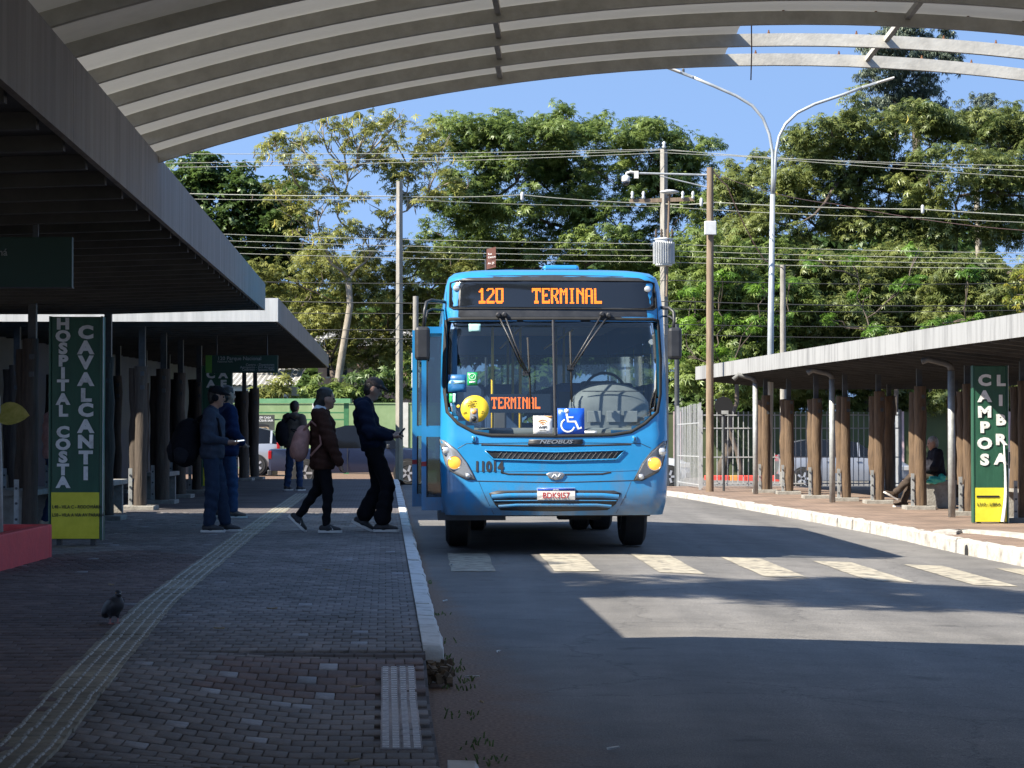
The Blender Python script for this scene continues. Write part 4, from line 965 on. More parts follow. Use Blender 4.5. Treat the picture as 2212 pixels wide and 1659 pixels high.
# interior
MB().bb((-1.1, .5, .63), (1.1, 8.3, .70)).build('floor', m_intd, bus, world=False)
MB().bb((-1.06, .5, 2.62), (1.06, 8.3, 2.66)).build('ceiling_lining', m_int, bus, world=False)
MB().bb((-1.05, .36, 2.42), (1.05, .62, 2.6)).build('display_box', m_intd, bus, world=False)
MB().bb((-1.05, .24, .9), (1.05, .50, 1.34)).build('dash_panel', m_dash, bus, world=False, bev=.05)
V = []; F = []; nx_ = 22; ny_ = 6      # rounded instrument cowl
prof = [(0, 1.28), (.02, 1.50), (.06, 1.70), (.14, 1.80), (.30, 1.83), (.55, 1.70)]
for (yy, zz) in prof:
    for i in range(nx_):
        t = i / (nx_ - 1); x = lerp(.14, 1.04, t); b_ = math.sin(math.pi * min(1, max(0, t))) ** .2
        V.append((x, .36 + yy + .06 * (1 - b_), lerp(1.22, zz, b_)))
for j in range(len(prof) - 1):
    for i in range(nx_ - 1): a = j*nx_+i; F.append((a, a+1, a+nx_+1, a+nx_))
m = MB(); m.add(V, F); m.build('instrument_cowl', m_dash, bus, world=False, smooth=True)
strip_ = MB().bar((.30, .40, 1.73), (.95, .40, 1.73), .006, .012).build('cowl_lid_seam', m_intd, bus, world=False)
for x_ in (.42, .62, .80): MB().bb((x_ - .07, .352, 1.40), (x_ + .07, .36, 1.52)).build('cowl_panel', m_int, bus, world=False, bev=.004)
MB().lathe([(.23, -.012), (.235, 0), (.23, .012), (.21, .012), (.205, 0), (.21, -.012), (.23, -.012)], (.58, 1.02, 1.72), 24, 'y', cap=False).build('steering_wheel', m_rubber, bus, world=False, smooth=True)
def seat(x, y, mat):
    st = empty('seat', (x, y, .7)); st.parent = bus
    MB().bb((-.21, -.22, .35), (.21, .22, .47)).build('cushion', mat, st, world=False, bev=.04)
    MB().box((0, .24, .80), (.42, .09, .74), Matrix.Rotation(-.12, 3, 'X')).build('backrest', mat, st, world=False, bev=.04)
    MB().bb((-.05, -.05, 0), (.05, .05, .35)).build('pedestal', m_intd, st, world=False)
seat(.58, 1.55, m_intd)
for yy in (2.6, 3.4, 4.2, 5.0, 5.8, 6.6, 7.4):
    for xx in (-.84, -.4, .4, .84):
        if not (xx < 0 and yy < 3): seat(xx, yy, m_seat)
MB().bb((.15, 1.95, .7), (1.05, 1.99, 1.75)).build('driver_partition', m_intd, bus, world=False)
for x, y in ((-.62, .9), (-.28, 2.0), (-.3, 3.6), (.3, 3.6), (-.3, 5.2), (.3, 5.2)): MB().tube([(x, y, .7), (x, y, 2.62)], .016, 8).build('grab_pole', m_pole, bus, world=False, smooth=True)
for x in (-.3, .3): MB().tube([(x, 2.0, 2.45), (x, 8, 2.45)], .014, 8).build('ceiling_rail', m_pole, bus, world=False, smooth=True)
MB().bb((-.6, 1.5, .7), (-.45, 1.75, 1.7)).build('ticket_machine', m_intd, bus, world=False, bev=.02)
x, z = bxz(1306, 512); MB().lathe([(.03, 0), (.03, .03), (.02, .06)], (x, S(x, z) + .03, z), 12, 'y').build('dash_camera', m_sw, bus, world=False)
m = MB(); m.add([(-1.16, BL - .44, 1.38), (1.16, BL - .44, 1.38), (1.15, BL - .44, 2.36), (-1.15, BL - .44, 2.36)], [(0, 1, 2, 3)]); m.build('rear_pane', m_sglass, bus, world=False)
# side panes
for sx in (-1, 1):
    for y0, y1 in ((.87, 1.82), (1.88, 2.72), (2.78, 3.92), (3.98, 5.12), (5.18, 6.32), (6.38, 7.5), (7.58, 7.98)):
        if sx < 0 and y0 < 1.85: continue
        m = MB(); m.add([(sx*1.165, y0, 1.36), (sx*1.165, y1, 1.36), (sx*1.15, y1, 2.34), (sx*1.15, y0, 2.34)], [(0, 1, 2, 3)]); m.build('side_pane', m_sglass, bus, world=False)
# ================================================================ smooth bodies from blended shapes
def surfnet(fun, lo, hi, h):
    lo = np.array(lo); nn = np.ceil((np.array(hi) - lo) / h).astype(int) + 1
    ax = [lo[i] + h * np.arange(nn[i]) for i in range(3)]
    X, Y, Z = np.meshgrid(*ax, indexing='ij'); v = fun(X, Y, Z); s_ = v < 0
    c = [slice(None, -1), slice(1, None)]
    cnt = np.zeros(tuple(nn - 1)); acc = np.zeros(tuple(nn - 1) + (3,))
    corners = [(i, j, k) for i in (0, 1) for j in (0, 1) for k in (0, 1)]
    for a in corners:
        for d_ in range(3):
            if a[d_] == 0:
                b = list(a); b[d_] = 1
                va = v[c[a[0]], c[a[1]], c[a[2]]]; vb = v[c[b[0]], c[b[1]], c[b[2]]]; cr = (va < 0) != (vb < 0)
                t = np.where(cr, va / np.where(cr, va - vb, 1), 0)
                for q in range(3): acc[..., q] += np.where(cr, a[q] + (t if q == d_ else 0), 0)
                cnt += cr
    act = cnt > 0; idx = -np.ones(act.shape, int); idx[act] = np.arange(act.sum())
    I = np.argwhere(act); V = lo + h * (I + acc[act] / cnt[act][:, None]); F = []
    for d_ in range(3):
        e, g = (d_ + 1) % 3, (d_ + 2) % 3
        sa = [slice(None)] * 3; sb = [slice(None)] * 3; sa[d_] = slice(None, -1); sb[d_] = slice(1, None)
        A, B = s_[tuple(sa)], s_[tuple(sb)]; cr = np.argwhere(A != B)
        cr = cr[(cr[:, e] > 0) & (cr[:, g] > 0) & (cr[:, e] < nn[e] - 1) & (cr[:, g] < nn[g] - 1)]
        if not len(cr): continue
        flip = A[tuple(cr.T)]
        def cell(de, dg):
            q = cr.copy(); q[:, e] -= de; q[:, g] -= dg; return idx[tuple(q.T)]
        Q = np.stack([cell(1, 1), cell(0, 1), cell(0, 0), cell(1, 0)], 1); Q[~flip] = Q[~flip][:, ::-1]; F.append(Q)
    return V, np.vstack(F)
def cap(a, b, ra, rb=None, sy=1.0): return ('c', np.array(a, float), np.array(b, float), ra, ra if rb is None else rb, sy)
def ell(c, r, ry=0): return ('e', np.array(c, float), np.array(r, float), ry)
def blob(prims, k=.03, wr=0, wf=30, seed=0, cut=None):
    ph = np.random.default_rng(seed).uniform(0, 6, 6)
    def fun(X, Y, Z):
        out = None
        for p in prims:
            if p[0] == 'c':
                _, a, b, ra, rb, sy = p; ba = b - a; bb = ba @ ba + 1e-9
                px_, py_, pz_ = X - a[0], Y - a[1], Z - a[2]
                t = np.clip((px_*ba[0] + py_*ba[1] + pz_*ba[2]) / bb, 0, 1)
                d_ = np.sqrt((px_ - ba[0]*t)**2 + ((py_ - ba[1]*t) / sy)**2 + (pz_ - ba[2]*t)**2) - (ra + (rb - ra) * t)
            else:
                _, c, r, ry = p; x, z = X - c[0], Z - c[2]
                if ry: x, z = x*math.cos(ry) - z*math.sin(ry), x*math.sin(ry) + z*math.cos(ry)
                q = np.sqrt((x/r[0])**2 + ((Y - c[1])/r[1])**2 + (z/r[2])**2); d_ = (q - 1) * min(r) * (1 if min(r) > .03 else 1)
            if out is None: out = d_
            else:
                h_ = np.clip(.5 + .5 * (d_ - out) / k, 0, 1); out = d_ * (1 - h_) + out * h_ - k * h_ * (1 - h_)
        if wr: out = out + wr * (np.sin(X*wf + Z*wf*.7 + ph[0] + 2*np.sin(Y*9+ph[3])) * np.sin(Z*wf*.9 - X*wf*.5 + ph[1]) + .6*np.sin(Z*wf*1.9 + Y*wf + ph[2] + 2*np.sin(X*11+ph[4])))
        if cut: out = np.maximum(out, cut(X, Y, Z))
        return out
    P_ = []
    for p in prims:
        if p[0] == 'c': m = max(p[3], p[4]) * max(1, p[5]); P_ += [np.minimum(p[1], p[2]) - m, np.maximum(p[1], p[2]) + m]
        else: m = max(p[2]); P_ += [p[1] - m, p[1] + m]
    P_ = np.array(P_); return fun, P_.min(0) - .05, P_.max(0) + .05
def soft(name, prims, mat, parent, k=.03, h=.014, wr=0, wf=30, seed=0, cut=None, extra=None, **kw):
    f, lo, hi = blob(prims, k, wr, wf, seed, cut); V, F = surfnet(f, lo, hi, h)
    if extra:                                   # more geometry (fingers) in the same mesh
        off = len(V); ev = np.array(extra.v); V = np.vstack([V, ev])
        me = bpy.data.meshes.new(name); me.from_pydata(V.tolist(), [], F.tolist() + [tuple(i + off for i in q) for q in extra.f]); me.materials.append(mat)
        me.polygons.foreach_set('use_smooth', [True] * len(me.polygons)); me.update()
    else: me = npmesh(name, V, F, mat, smooth=True)
    if parent is None:
        b = Vector(V.min(0)); t = Vector(V.max(0)); o_ = Vector(((b.x+t.x)/2, (b.y+t.y)/2, b.z)); me.transform(Matrix.Translation(-o_)); o = addobj(name, me, None, o_)
    else: o = addobj(name, me, parent)
    return tag(o, **kw)
m_skin = M('skin', (.30, .165, .105), (.36, .205, .14), 12, .5); m_skin2 = M('skin_b', (.36, .20, .14), (.42, .25, .18), 12, .5)
m_hair = M('hair_black', (.008, .007, .006), (.02, .017, .015), 40, .55); m_hairg = M('hair_grey', (.24, .22, .20), (.40, .37, .34), 30, .6)
m_eye = M('eye_dark', (.02, .015, .012), rough=.2); m_lip = M('lip', (.24, .09, .075), rough=.5)
m_sole = M('sole_white', (.62, .60, .56), rough=.6); m_shoe = M('shoe_black', (.015, .015, .017), (.03, .03, .033), 20, .6)
def fabric(n, c, k=1.35): return M(n, c, tuple(min(1, q * k) for q in c), 18, .95, bump=.25, bscale=90, spec=.12)
DEF = dict(pel=(0, 0, .96), che=(0, 0, 1.30), nek=(-.01, 0, 1.47), hea=(.025, 0, 1.625), sh=(-.01, .17, 1.41), elL=(-.03, .23, 1.14), wrL=(.06, .22, .90), elR=(-.03, -.23, 1.14), wrR=(.06, -.22, .90),
    hi=(0, .09, .92), knL=(.02, .10, .50), anL=(-.02, .10, .09), knR=(.02, -.10, .50), anR=(-.02, -.10, .09), toe=0.0, heelL=0, heelR=0)
def person(label, loc, rz, H, pose, top, bottom, shoe, skin, hair=None, capmat=None, topw=1.0, legr=(.092, .072, .062), hem=.88, puff=.022, wr=.004, hood=None, capdir=0, group=None, headtilt=0, bun=False, stripes=False, handout=None, wf=30):
    J = dict(DEF); J.update(pose); s = H / 1.75
    g = lambda n: np.array(J[n], float) * s
    r = empty('person', loc, label, 'person', group, rz)
    sh = {q: g('sh') * np.array((1, 1 if q == 'L' else -1, 1)) for q in 'LR'}; hi = {q: g('hi') * np.array((1, 1 if q == 'L' else -1, 1)) for q in 'LR'}
    if 'shR' in J: sh['R'] = g('shR')
    if 'shL' in J: sh['L'] = g('shL')
    pel, che, nek, hea = g('pel'), g('che'), g('nek'), g('hea'); t_ = headtilt
    up = np.array((math.sin(t_), 0, math.cos(t_))); fo = np.array((math.cos(t_), 0, -math.sin(t_))); la = np.array((0, 1, 0))
    hp = lambda f, l, u: hea + (fo * f + la * l + up * u) * s
    B = [ell(hp(-.008, 0, .02), (.094*s, .076*s, .103*s), t_), cap(hp(.03, 0, -.05), hp(.045, 0, -.085), .055*s, .036*s, 1.05), cap(hp(.082, 0, .0), hp(.094, 0, -.025), .010*s, .014*s), ell(hp(-.005, .078, -.012), (.024*s, .012*s, .034*s), t_), ell(hp(-.005, -.078, -.012), (.024*s, .012*s, .034*s), t_),
         cap(nek + (0, 0, -.05*s), hp(-.015, 0, -.06), .056*s, .052*s), cap(pel, che, .11*s, .12*s, 1.25), cap(sh['L'], sh['R'], .06*s)]
    E = MB()
    for q in 'LR':
        el, wr_ = g('el'+q), g('wr'+q); B += [cap(sh[q], el, .05*s, .042*s), cap(el, wr_, .041*s, .028*s)]
        dr = wr_ - el; dr = dr / np.linalg.norm(dr)
        if handout is not None: dr = dr * .4 + np.array(handout, float); dr = dr / np.linalg.norm(dr)
        side = np.array((0, 1, 0)) - dr * dr[1]; side = side / (np.linalg.norm(side) + 1e-6); bend = np.cross(dr, side); bend = bend if (bend[0] > 0 or abs(bend[2]) < .3) else -bend
        pc = wr_ + dr * .05 * s; B.append(cap(wr_ + dr*.012*s, wr_ + dr * .075 * s, .026*s, .028*s, 1.25))
        for i, (o_, ln) in enumerate(((-.027, .062), (-.009, .074), (.010, .070), (.028, .055))):
            a = wr_ + dr * .085*s + side * o_*s; b_ = a + (dr * .8 + bend * .25) * ln * .5*s; c_ = b_ + (dr * .35 + bend * .75) * ln * .5*s
            E.tube([a - dr*.02*s, a, b_, c_], [.0088*s, .0088*s, .008*s, .0065*s], 6)
        sd = 1 if q == 'R' else -1
        a = wr_ + dr * .03*s + side * .03*s*sd; b_ = a + (dr * .6 + side * .5 * sd + bend * .35) * .035*s; E.tube([a - side*.02*sd*s, a, b_, b_ + (dr*.8 + bend*.3) * .03*s], [.011*s, .011*s, .0095*s, .007*s], 6)
        kn, an = g('kn'+q), g('an'+q); B += [cap(hi[q], kn, .075*s, .05*s), cap(kn, an, .048*s, .036*s)]
    soft('body', B, skin, r, .025, .0135, extra=E)
    for l_ in (.032, -.032): MB().lathe([(.003, -.009), (.009, -.003), (.009, .003), (.003, .009)], hp(.083, l_, .005), 8, 'x').build('eye', m_eye, r, world=False, smooth=True)
    MB().box(hp(.093, 0, -.062), (.008, .042*s, .007)).build('mouth', m_lip, r, world=False)
    # garments
    hz = hem * s; T = [cap(pel * .35 + che * .65, che, .128*s*topw, .125*s*topw, 1.22), cap(pel, che, .125*s*topw, .13*s*topw, 1.2), cap((pel[0] * 1.0, 0, hz + .08*s), pel, (.128 + puff*.4)*s*topw, .125*s*topw, 1.5), cap(sh['L'], sh['R'], .072*s), cap(che, nek, .10*s, .07*s, 1.2)]
    for q in 'LR':
        el, wr_ = g('el'+q), g('wr'+q); T += [cap(sh[q], el, (.058+puff)*s, (.05+puff)*s), cap(el, el*.08 + wr_*.92, (.048+puff)*s, (.036+puff*.7)*s)]
    if hood: T += [cap(nek + np.array((-.085, -.09, -.02))*s, nek + np.array((-.085, .09, -.02))*s, .055*s), cap(nek + np.array((-.06, -.1, .0))*s, nek + np.array((.03, -.08, -.02))*s, .038*s), cap(nek + np.array((-.06, .1, .0))*s, nek + np.array((.03, .08, -.02))*s, .038*s)]
    soft('jacket', T, top, r,   .035, .016, wr, wf, 3, cut=lambda X, Y, Z: np.where(X*X*0 + Z < hz, hz - Z, -1.0) if not J.get('sit') else -1 + 0*Z)
    U = [cap(hi['L'], hi['R'], .092*s, .092*s), cap(pel + (0, 0, .02*s), (hi['L'] + hi['R'])/2, .108*s, .112*s, 1.25)]
    for q in 'LR':
        kn, an = g('kn'+q), g('an'+q); U += [cap(hi[q], kn, legr[0]*s, legr[1]*s), cap(kn, an + (kn - an) * (.05 + .35 * max(0, legr[2] - .06) / .04 * .35), legr[1]*s, legr[2]*s)]
    soft('trousers', U, bottom, r, .03, .016, .006, 30, 5)
    for q in 'LR':
        an = g('an'+q); hl = J.get('heel'+q, 0); td = J.get('toe', 0)
        c, s2 = math.cos(hl), math.sin(hl)
        def fp(f, z, l=0): return an + np.array(((f*c + z*s2), l, (-f*s2 + z*c))) * s
        so = soft('shoe', [cap(fp(-.045, -.035), fp(.03, -.03), .042*s, .044*s), cap(fp(.03, -.035), fp(.155, -.052), .044*s, .028*s, 1.3)], shoe, r, .03, .011)
        sl = MB(); V = [(-.095, .034), (-.02, .038), (.08, .05), (.16, .045), (.195, .02)]
        ring_ = [fp(f, -.088, l) for f, l in V] + [fp(f, -.088, -l) for f, l in reversed(V)]; ring2 = [fp(f, -.06, l*1.02) for f, l in V] + [fp(f, -.06, -l*1.02) for f, l in reversed(V)]; n_ = len(ring_)
        sl.add(ring_ + ring2, [tuple(range(n_))[::-1], tuple(range(n_, 2*n_))] + [(i, (i+1) % n_, n_+(i+1) % n_, n_+i) for i in range(n_)])
        sl.build('sole', m_sole, r, world=False)
        if stripes:
            for k in range(3):
                for ss in (-1, 1):
                    f0 = .035 + k*.026; MB().bar(fp(f0, -.055, ss*.047), fp(f0 - .03, -.015, ss*.044), .012*s, .006, up=(0, 1, 0)).build('shoe_stripe', m_sole, r, world=False)
    if hair:
        Hh = [ell(hp(-.018, 0, .035), (.098*s, .084*s, .098*s), t_), ell(hp(-.045, 0, -.02), (.062*s, .078*s, .085*s), t_)]
        if bun: Hh += [ell(hp(-.115, 0, -.06), (.055*s, .06*s, .055*s)), ell(hp(-.035, 0, .075), (.098*s, .085*s, .075*s)), ell(hp(-.06, 0, .0), (.075*s, .085*s, .09*s))]
        soft('hair', Hh, hair, r, .02, .011, .0025, 70, 8, cut=lambda X, Y, Z: ((X - hea[0]) * fo[0] + (Z - hea[2]) * fo[2]) - .058*s - .25 * np.maximum(0, (X - hea[0]) * up[0] + (Z - hea[2]) * up[2] - .06*s))
    if capmat:
        cf = np.array((math.cos(capdir), math.sin(capdir), 0))
        soft('cap', [ell(hp(-.008, 0, .06), (.104*s, .09*s, .078*s), t_), cap(hp(.075, -.03, .055), hp(.15, -.02, .035), .02*s, .010*s, 2.6), cap(hp(.075, .03, .055), hp(.15, .02, .035), .02*s, .010*s, 2.6)], capmat, r, .02, .011, cut=lambda X, Y, Z: -(((X - hea[0]) * up[0] + (Z - hea[2]) * up[2]) - .028*s))
    return r
def at(x, d_, z=.18): p = P(x, 900, d_); return (p.x, d_, z)
def wt(r, f, l, z):
    c, s_ = math.cos(r.rotation_euler.z), math.sin(r.rotation_euler.z); return Vector((r.location.x + f*c - l*s_, r.location.y + f*s_ + l*c, r.location.z + z))
m_navy = fabric('jacket_navy', (.009, .013, .028)); m_brown = fabric('jacket_brown', (.045, .020, .014)); m_pblack = fabric('trousers_black', (.008, .008, .010)); m_jean = fabric('jeans', (.022, .034, .062)); m_jeanb = fabric('jeans_blue', (.032, .055, .115))
m_swt = fabric('sweater_blue_grey', (.038, .048, .070)); m_taupe = fabric('jacket_taupe', (.10, .085, .07)); m_capb = fabric('cap_black', (.012, .012, .014)); m_capg = fabric('cap_grey', (.05, .043, .042)); m_pack = fabric('pack_black', (.010, .010, .013)); m_pink = fabric('pack_pink', (.38, .20, .165)); m_plaid = fabric('shirt_dark', (.02, .02, .026)); m_khaki = fabric('trousers_brown', (.055, .042, .034))
m_phone = M('phone_black', (.02, .02, .02), rough=.3); m_screen = M('phone_screen', (.6, .65, .75), rough=.2, emit=((.8, .9, 1), .8))
# man at the kerb looking at his phone
p1 = person('man in grey cap, navy padded jacket and black trousers stepping to the bus door', at(820, 26.0), 0, 1.78,
    dict(pel=(-.07, 0, .95), che=(-.165, 0, 1.30), nek=(-.145, 0, 1.46), hea=(-.065, 0, 1.60), sh=(-.165, .17, 1.39), elR=(-.09, -.24, 1.12), wrR=(.13, -.13, 1.07), elL=(-.07, .24, 1.12), wrL=(.14, .10, 1.09), hi=(-.06, .09, .92), knR=(.10, -.10, .52), anR=(.03, -.10, .09), knL=(-.02, .10, .50), anL=(-.20, .12, .14), heelL=.45),
    m_navy, m_pblack, m_shoe, m_skin2, m_hair, m_capg, legr=(.10, .078, .098), hem=.90, puff=.03, wr=.007, hood=True, headtilt=.35, handout=(.5, .0, .1))
b = wt(p1, .25, 0, 1.135); MB().box(b, (.02, .07, .12), Matrix.Rotation(.7, 3, 'Y')).build('phone', m_phone, None, bev=.006, label='small dark phone held by the man in grey cap', cat='phone')
# woman walking with the pink pack
p2 = person('woman with dark hair bun, brown puffer jacket and black leggings walking to the bus', at(697, 25.8), 0, 1.64,
    dict(pel=(0, 0, .95), che=(.0, 0, 1.30), nek=(.0, 0, 1.46), hea=(.055, 0, 1.61), elR=(.11, -.24, 1.10), wrR=(.22, -.23, .83), elL=(-.10, .24, 1.12), wrL=(-.05, .26, .86), knR=(.07, -.09, .50), anR=(.05, -.09, .09), knL=(-.07, .09, .52), anL=(-.30, .10, .19), heelL=.75),
    m_brown, m_pblack, m_shoe, m_skin, m_hair, None, topw=1.12, legr=(.095, .066, .05), hem=.76, puff=.034, wr=.007, hood=True, bun=True, stripes=True, wf=42)
soft('collar', [cap((-.06, -.085, 1.39), (-.06, .085, 1.39), .045), cap((-.05, -.06, 1.41), (.02, -.05, 1.40), .03)], M('white_hoodie', (.55, .54, .55), (.66, .65, .66), 20, .9), p2, .03, .012, .003)
bp = empty('backpack', wt(p2, -.22, -.06, .82), 'small dusty pink backpack on the walking woman', 'backpack')
soft('bag', [ell((-.03, 0, .15), (.10, .15, .16)), ell((.0, 0, .28), (.085, .12, .11)), ell((-.06, 0, .10), (.07, .12, .09))], m_pink, bp, .05, .012, .003, 25, 4)
soft('pocket', [ell((-.10, 0, .10), (.05, .10, .085))], fabric('pack_pink_dark', (.30, .155, .13)), bp, .03, .011, .003, 40, 6)
MB().tube([(-.085 + .05*math.cos(a_*.5), -.1 + .2*a_/10, .30 + .05*math.sin(a_*.314)) for a_ in range(11)], .006, 5).build('zip', m_pack, bp, world=False, smooth=True)
for l_ in (-.1, .1): MB().tube([(.02, l_, .34), (.10, l_ - .02*np.sign(l_), .44), (.20, l_*1.25, .36), (.22, l_*1.4, .18), (.10, l_*1.3, .05)], .013, 6).build('strap', m_pink, bp, world=False, smooth=True)
# man with the big black pack and the phone
p4 = person('man in black cap and blue grey sweater standing with a phone in his hand', at(458, 25.9), 0, 1.66,
    dict(hea=(.06, 0, 1.62), nek=(.0, 0, 1.46), elR=(-.03, -.24, 1.13), wrR=(.20, -.17, 1.08), elL=(-.02, .24, 1.13), wrL=(.19, .12, 1.07), knR=(.02, -.11, .50), anR=(-.02, -.11, .09), knL=(.09, .10, .50), anL=(.15, .11, .09)),
    m_swt, m_jean, m_shoe, m_skin, m_hair, m_capb, topw=1.12, legr=(.10, .082, .07), hem=.88, puff=.015, wr=.0075, headtilt=.1, handout=(1, 0, 0))
for l_ in (-.075, .075): MB().lathe([(.035, -.014), (.042, 0), (.035, .014)], (.045, l_, 1.525), 14, 'y').build('headphone', m_capb, p4, world=False, smooth=True)
bp = empty('backpack', wt(p4, -.28, 0, .76), 'large bulging black backpack on the man in black cap', 'backpack')
soft('bag', [ell((-.02, 0, .22), (.17, .19, .24)), ell((.02, 0, .40), (.13, .16, .14)), ell((-.08, 0, .14), (.11, .15, .13))], m_pack, bp, .05, .013, .004, 22, 4)
soft('pocket', [ell((-.17, 0, .16), (.06, .13, .13)), ell((-.05, -.17, .12), (.08, .05, .1))], fabric('pack_grey', (.018, .018, .022)), bp, .03, .013, .004, 30, 6)
for l_ in (-.12, .12): MB().tube([(.10, l_, .50), (.22, l_, .58), (.36, l_*1.1, .52), (.40, l_*1.2, .34), (.22, l_*1.3, .10)], .02, 6).build('strap', m_pack, bp, world=False, smooth=True)
b = wt(p4, .30, -.12, 1.035); MB().box(b, (.155, .075, .010), Matrix.Rotation(-.12, 3, 'Y')).build('phone', m_screen, None, label='bright phone held flat by the man in black cap', cat='phone')
# man behind him
p5 = person('man in dark blue jacket and jeans half hidden behind the man in black cap', at(489, 30.0), .5, 1.74,
    dict(knR=(.03, -.15, .5), anR=(.02, -.20, .09), knL=(.03, .16, .5), anL=(.02, .21, .09), wrR=(.16, -.16, 1.0), elR=(.0, -.25, 1.13), wrL=(.15, .16, 1.0), elL=(0, .25, 1.13)),
    fabric('jacket_indigo', (.014, .022, .060)), m_jeanb, m_shoe, m_skin, m_hair, None, topw=1.15, hem=.82, puff=.03, wr=.005)
# man with his back to us
p3 = person('man in taupe jacket and blue jeans seen from behind further down the pavement', at(636, 43), 1.1, 1.70,
    dict(knR=(.02, -.11, .5), anR=(0, -.12, .09), knL=(.03, .13, .5), anL=(.02, .18, .09), elL=(-.02, .27, 1.14), wrL=(.12, .22, 1.0), elR=(-.02, -.26, 1.14), wrR=(.1, -.22, .98)), m_taupe, m_jeanb, m_shoe, m_skin, m_hair, None, topw=1.15, hem=.84, puff=.03, wr=.005, hood=True)
bp = empty('backpack', wt(p3, -.24, .12, .86), 'dark backpack hanging off one shoulder of the man in taupe jacket', 'backpack')
soft('bag', [ell((0, 0, .2), (.13, .17, .22)), ell((0, 0, .34), (.11, .13, .12))], m_pack, bp, .04, .015, .004, 22, 4)
MB().tube([(.06, -.05, .42), (.16, -.08, .52), (.26, -.1, .46)], .018, 6).build('strap', m_pack, bp, world=False)
# person half behind the tall sign
p7 = person('person in jeans and pale pink top almost hidden behind the tall hospital sign', at(116, 27.2), .4, 1.62, dict(knR=(.0, -.1, .5), anR=(-.12, -.1, .09), knL=(.1, .1, .5), anL=(.1, .1, .09)),
    fabric('top_pink', (.45, .26, .24)), m_jeanb, fabric('shoe_cream', (.5, .42, .32)), m_skin, m_hair, None)
# seated person on the far platform
p6 = person('grey haired person in dark plaid shirt sitting with legs out on the far platform bench', at(2024, 39.0, 0.0), math.pi + .12, 1.66,
    dict(sit=1, pel=(-.02, 0, .56), che=(.02, 0, .88), nek=(.05, 0, 1.03), hea=(.09, 0, 1.16), sh=(.03, .17, .98), elR=(.10, -.22, .74), wrR=(.30, -.12, .66), elL=(.10, .22, .74), wrL=(.32, .08, .66), hi=(.02, .09, .55), knR=(.45, -.09, .53), anR=(.60, -.09, .10), knL=(.46, .08, .60), anL=(.80, .05, .26), heelL=-.5),
    m_plaid, m_khaki, fabric('shoe_brown', (.05, .035, .025)), m_skin2, m_hairg, None, hem=.5, puff=.025, wr=.004, headtilt=.15)
for k in range(5): pass
soft('plastic_bag', [ell(tuple(P(2018, 1037, 38.75)), (.11, .09, .07)), ell(tuple(P(2034, 1033, 38.8)), (.07, .07, .075)), ell(tuple(P(2004, 1041, 38.7)), (.06, .05, .03))], M('bag_teal', (.05, .48, .40), (.10, .62, .52), 10, .35), None, .03, .010, .006, 45, 2, label='crumpled teal plastic bag on the bench beside the seated person', cat='bag')
a = G(1940, 1094, 0); b = wt(p6, .36, .1, .66); MB().tube([a, a.lerp(b, .9), b], .013, 8).build('walking_cane', m_alum, None, label='grey walking cane leaning from the seated person to the ground', cat='cane', smooth=True)
# pigeon
pg = empty('pigeon', (P(246, 1347, 13.75).x, 13.75, .18), 'dark grey pigeon standing on the pavement beside the tactile strip', 'pigeon', rz=-.95); pg.scale = (1.13,) * 3
m_pg = M('feather_dark', (.012, .013, .016), (.035, .037, .045), 25, .55); m_pgn = M('feather_sheen', (.015, .022, .022), (.03, .035, .045), 30, .3)
soft('body', [ell((0, 0, .092), (.075, .046, .046), -.55), ell((.028, 0, .108), (.042, .04, .042)), cap((.035, 0, .125), (.046, 0, .158), .026, .017), ell((.05, 0, .166), (.021, .017, .0175)), cap((-.05, 0, .065), (-.105, 0, .030), .022, .008, 1.5), cap((.066, 0, .163), (.082, 0, .158), .006, .003), cap((0, -.02, .055), (.004, -.022, .035), .012, .007), cap((0, .02, .055), (.004, .022, .035), .012, .007)], m_pg, pg, .012, .005)
for l_ in (-1, 1):
    soft('wing', [ell((-.012, l_*.036, .092), (.072, .013, .03), -.6), cap((-.05, l_*.03, .06), (-.095, l_*.018, .034), .014, .006)], m_pg, pg, .01, .005)
    MB().tube([(.004, l_*.022, .04), (.002, l_*.022, .004)], .0035, 6).build('leg', M('pigeon_leg', (.4, .16, .14), rough=.6), pg, world=False)
    for a_ in (-.5, 0, .5, 3.14): MB().tube([(.002, l_*.022, .004), (.002 + .024*math.cos(a_), l_*.022 + .024*math.sin(a_), .003)], .0028, 5).build('toe', MATS['pigeon_leg'], pg, world=False)
    MB().lathe([(.001, -.002), (.003, 0), (.001, .002)], (.056, l_*.016, .169), 8, 'y').build('eye', m_so, pg, world=False)
MB().box((.071, 0, .166), (.008, .008, .005)).build('cere', m_sole, pg, world=False)
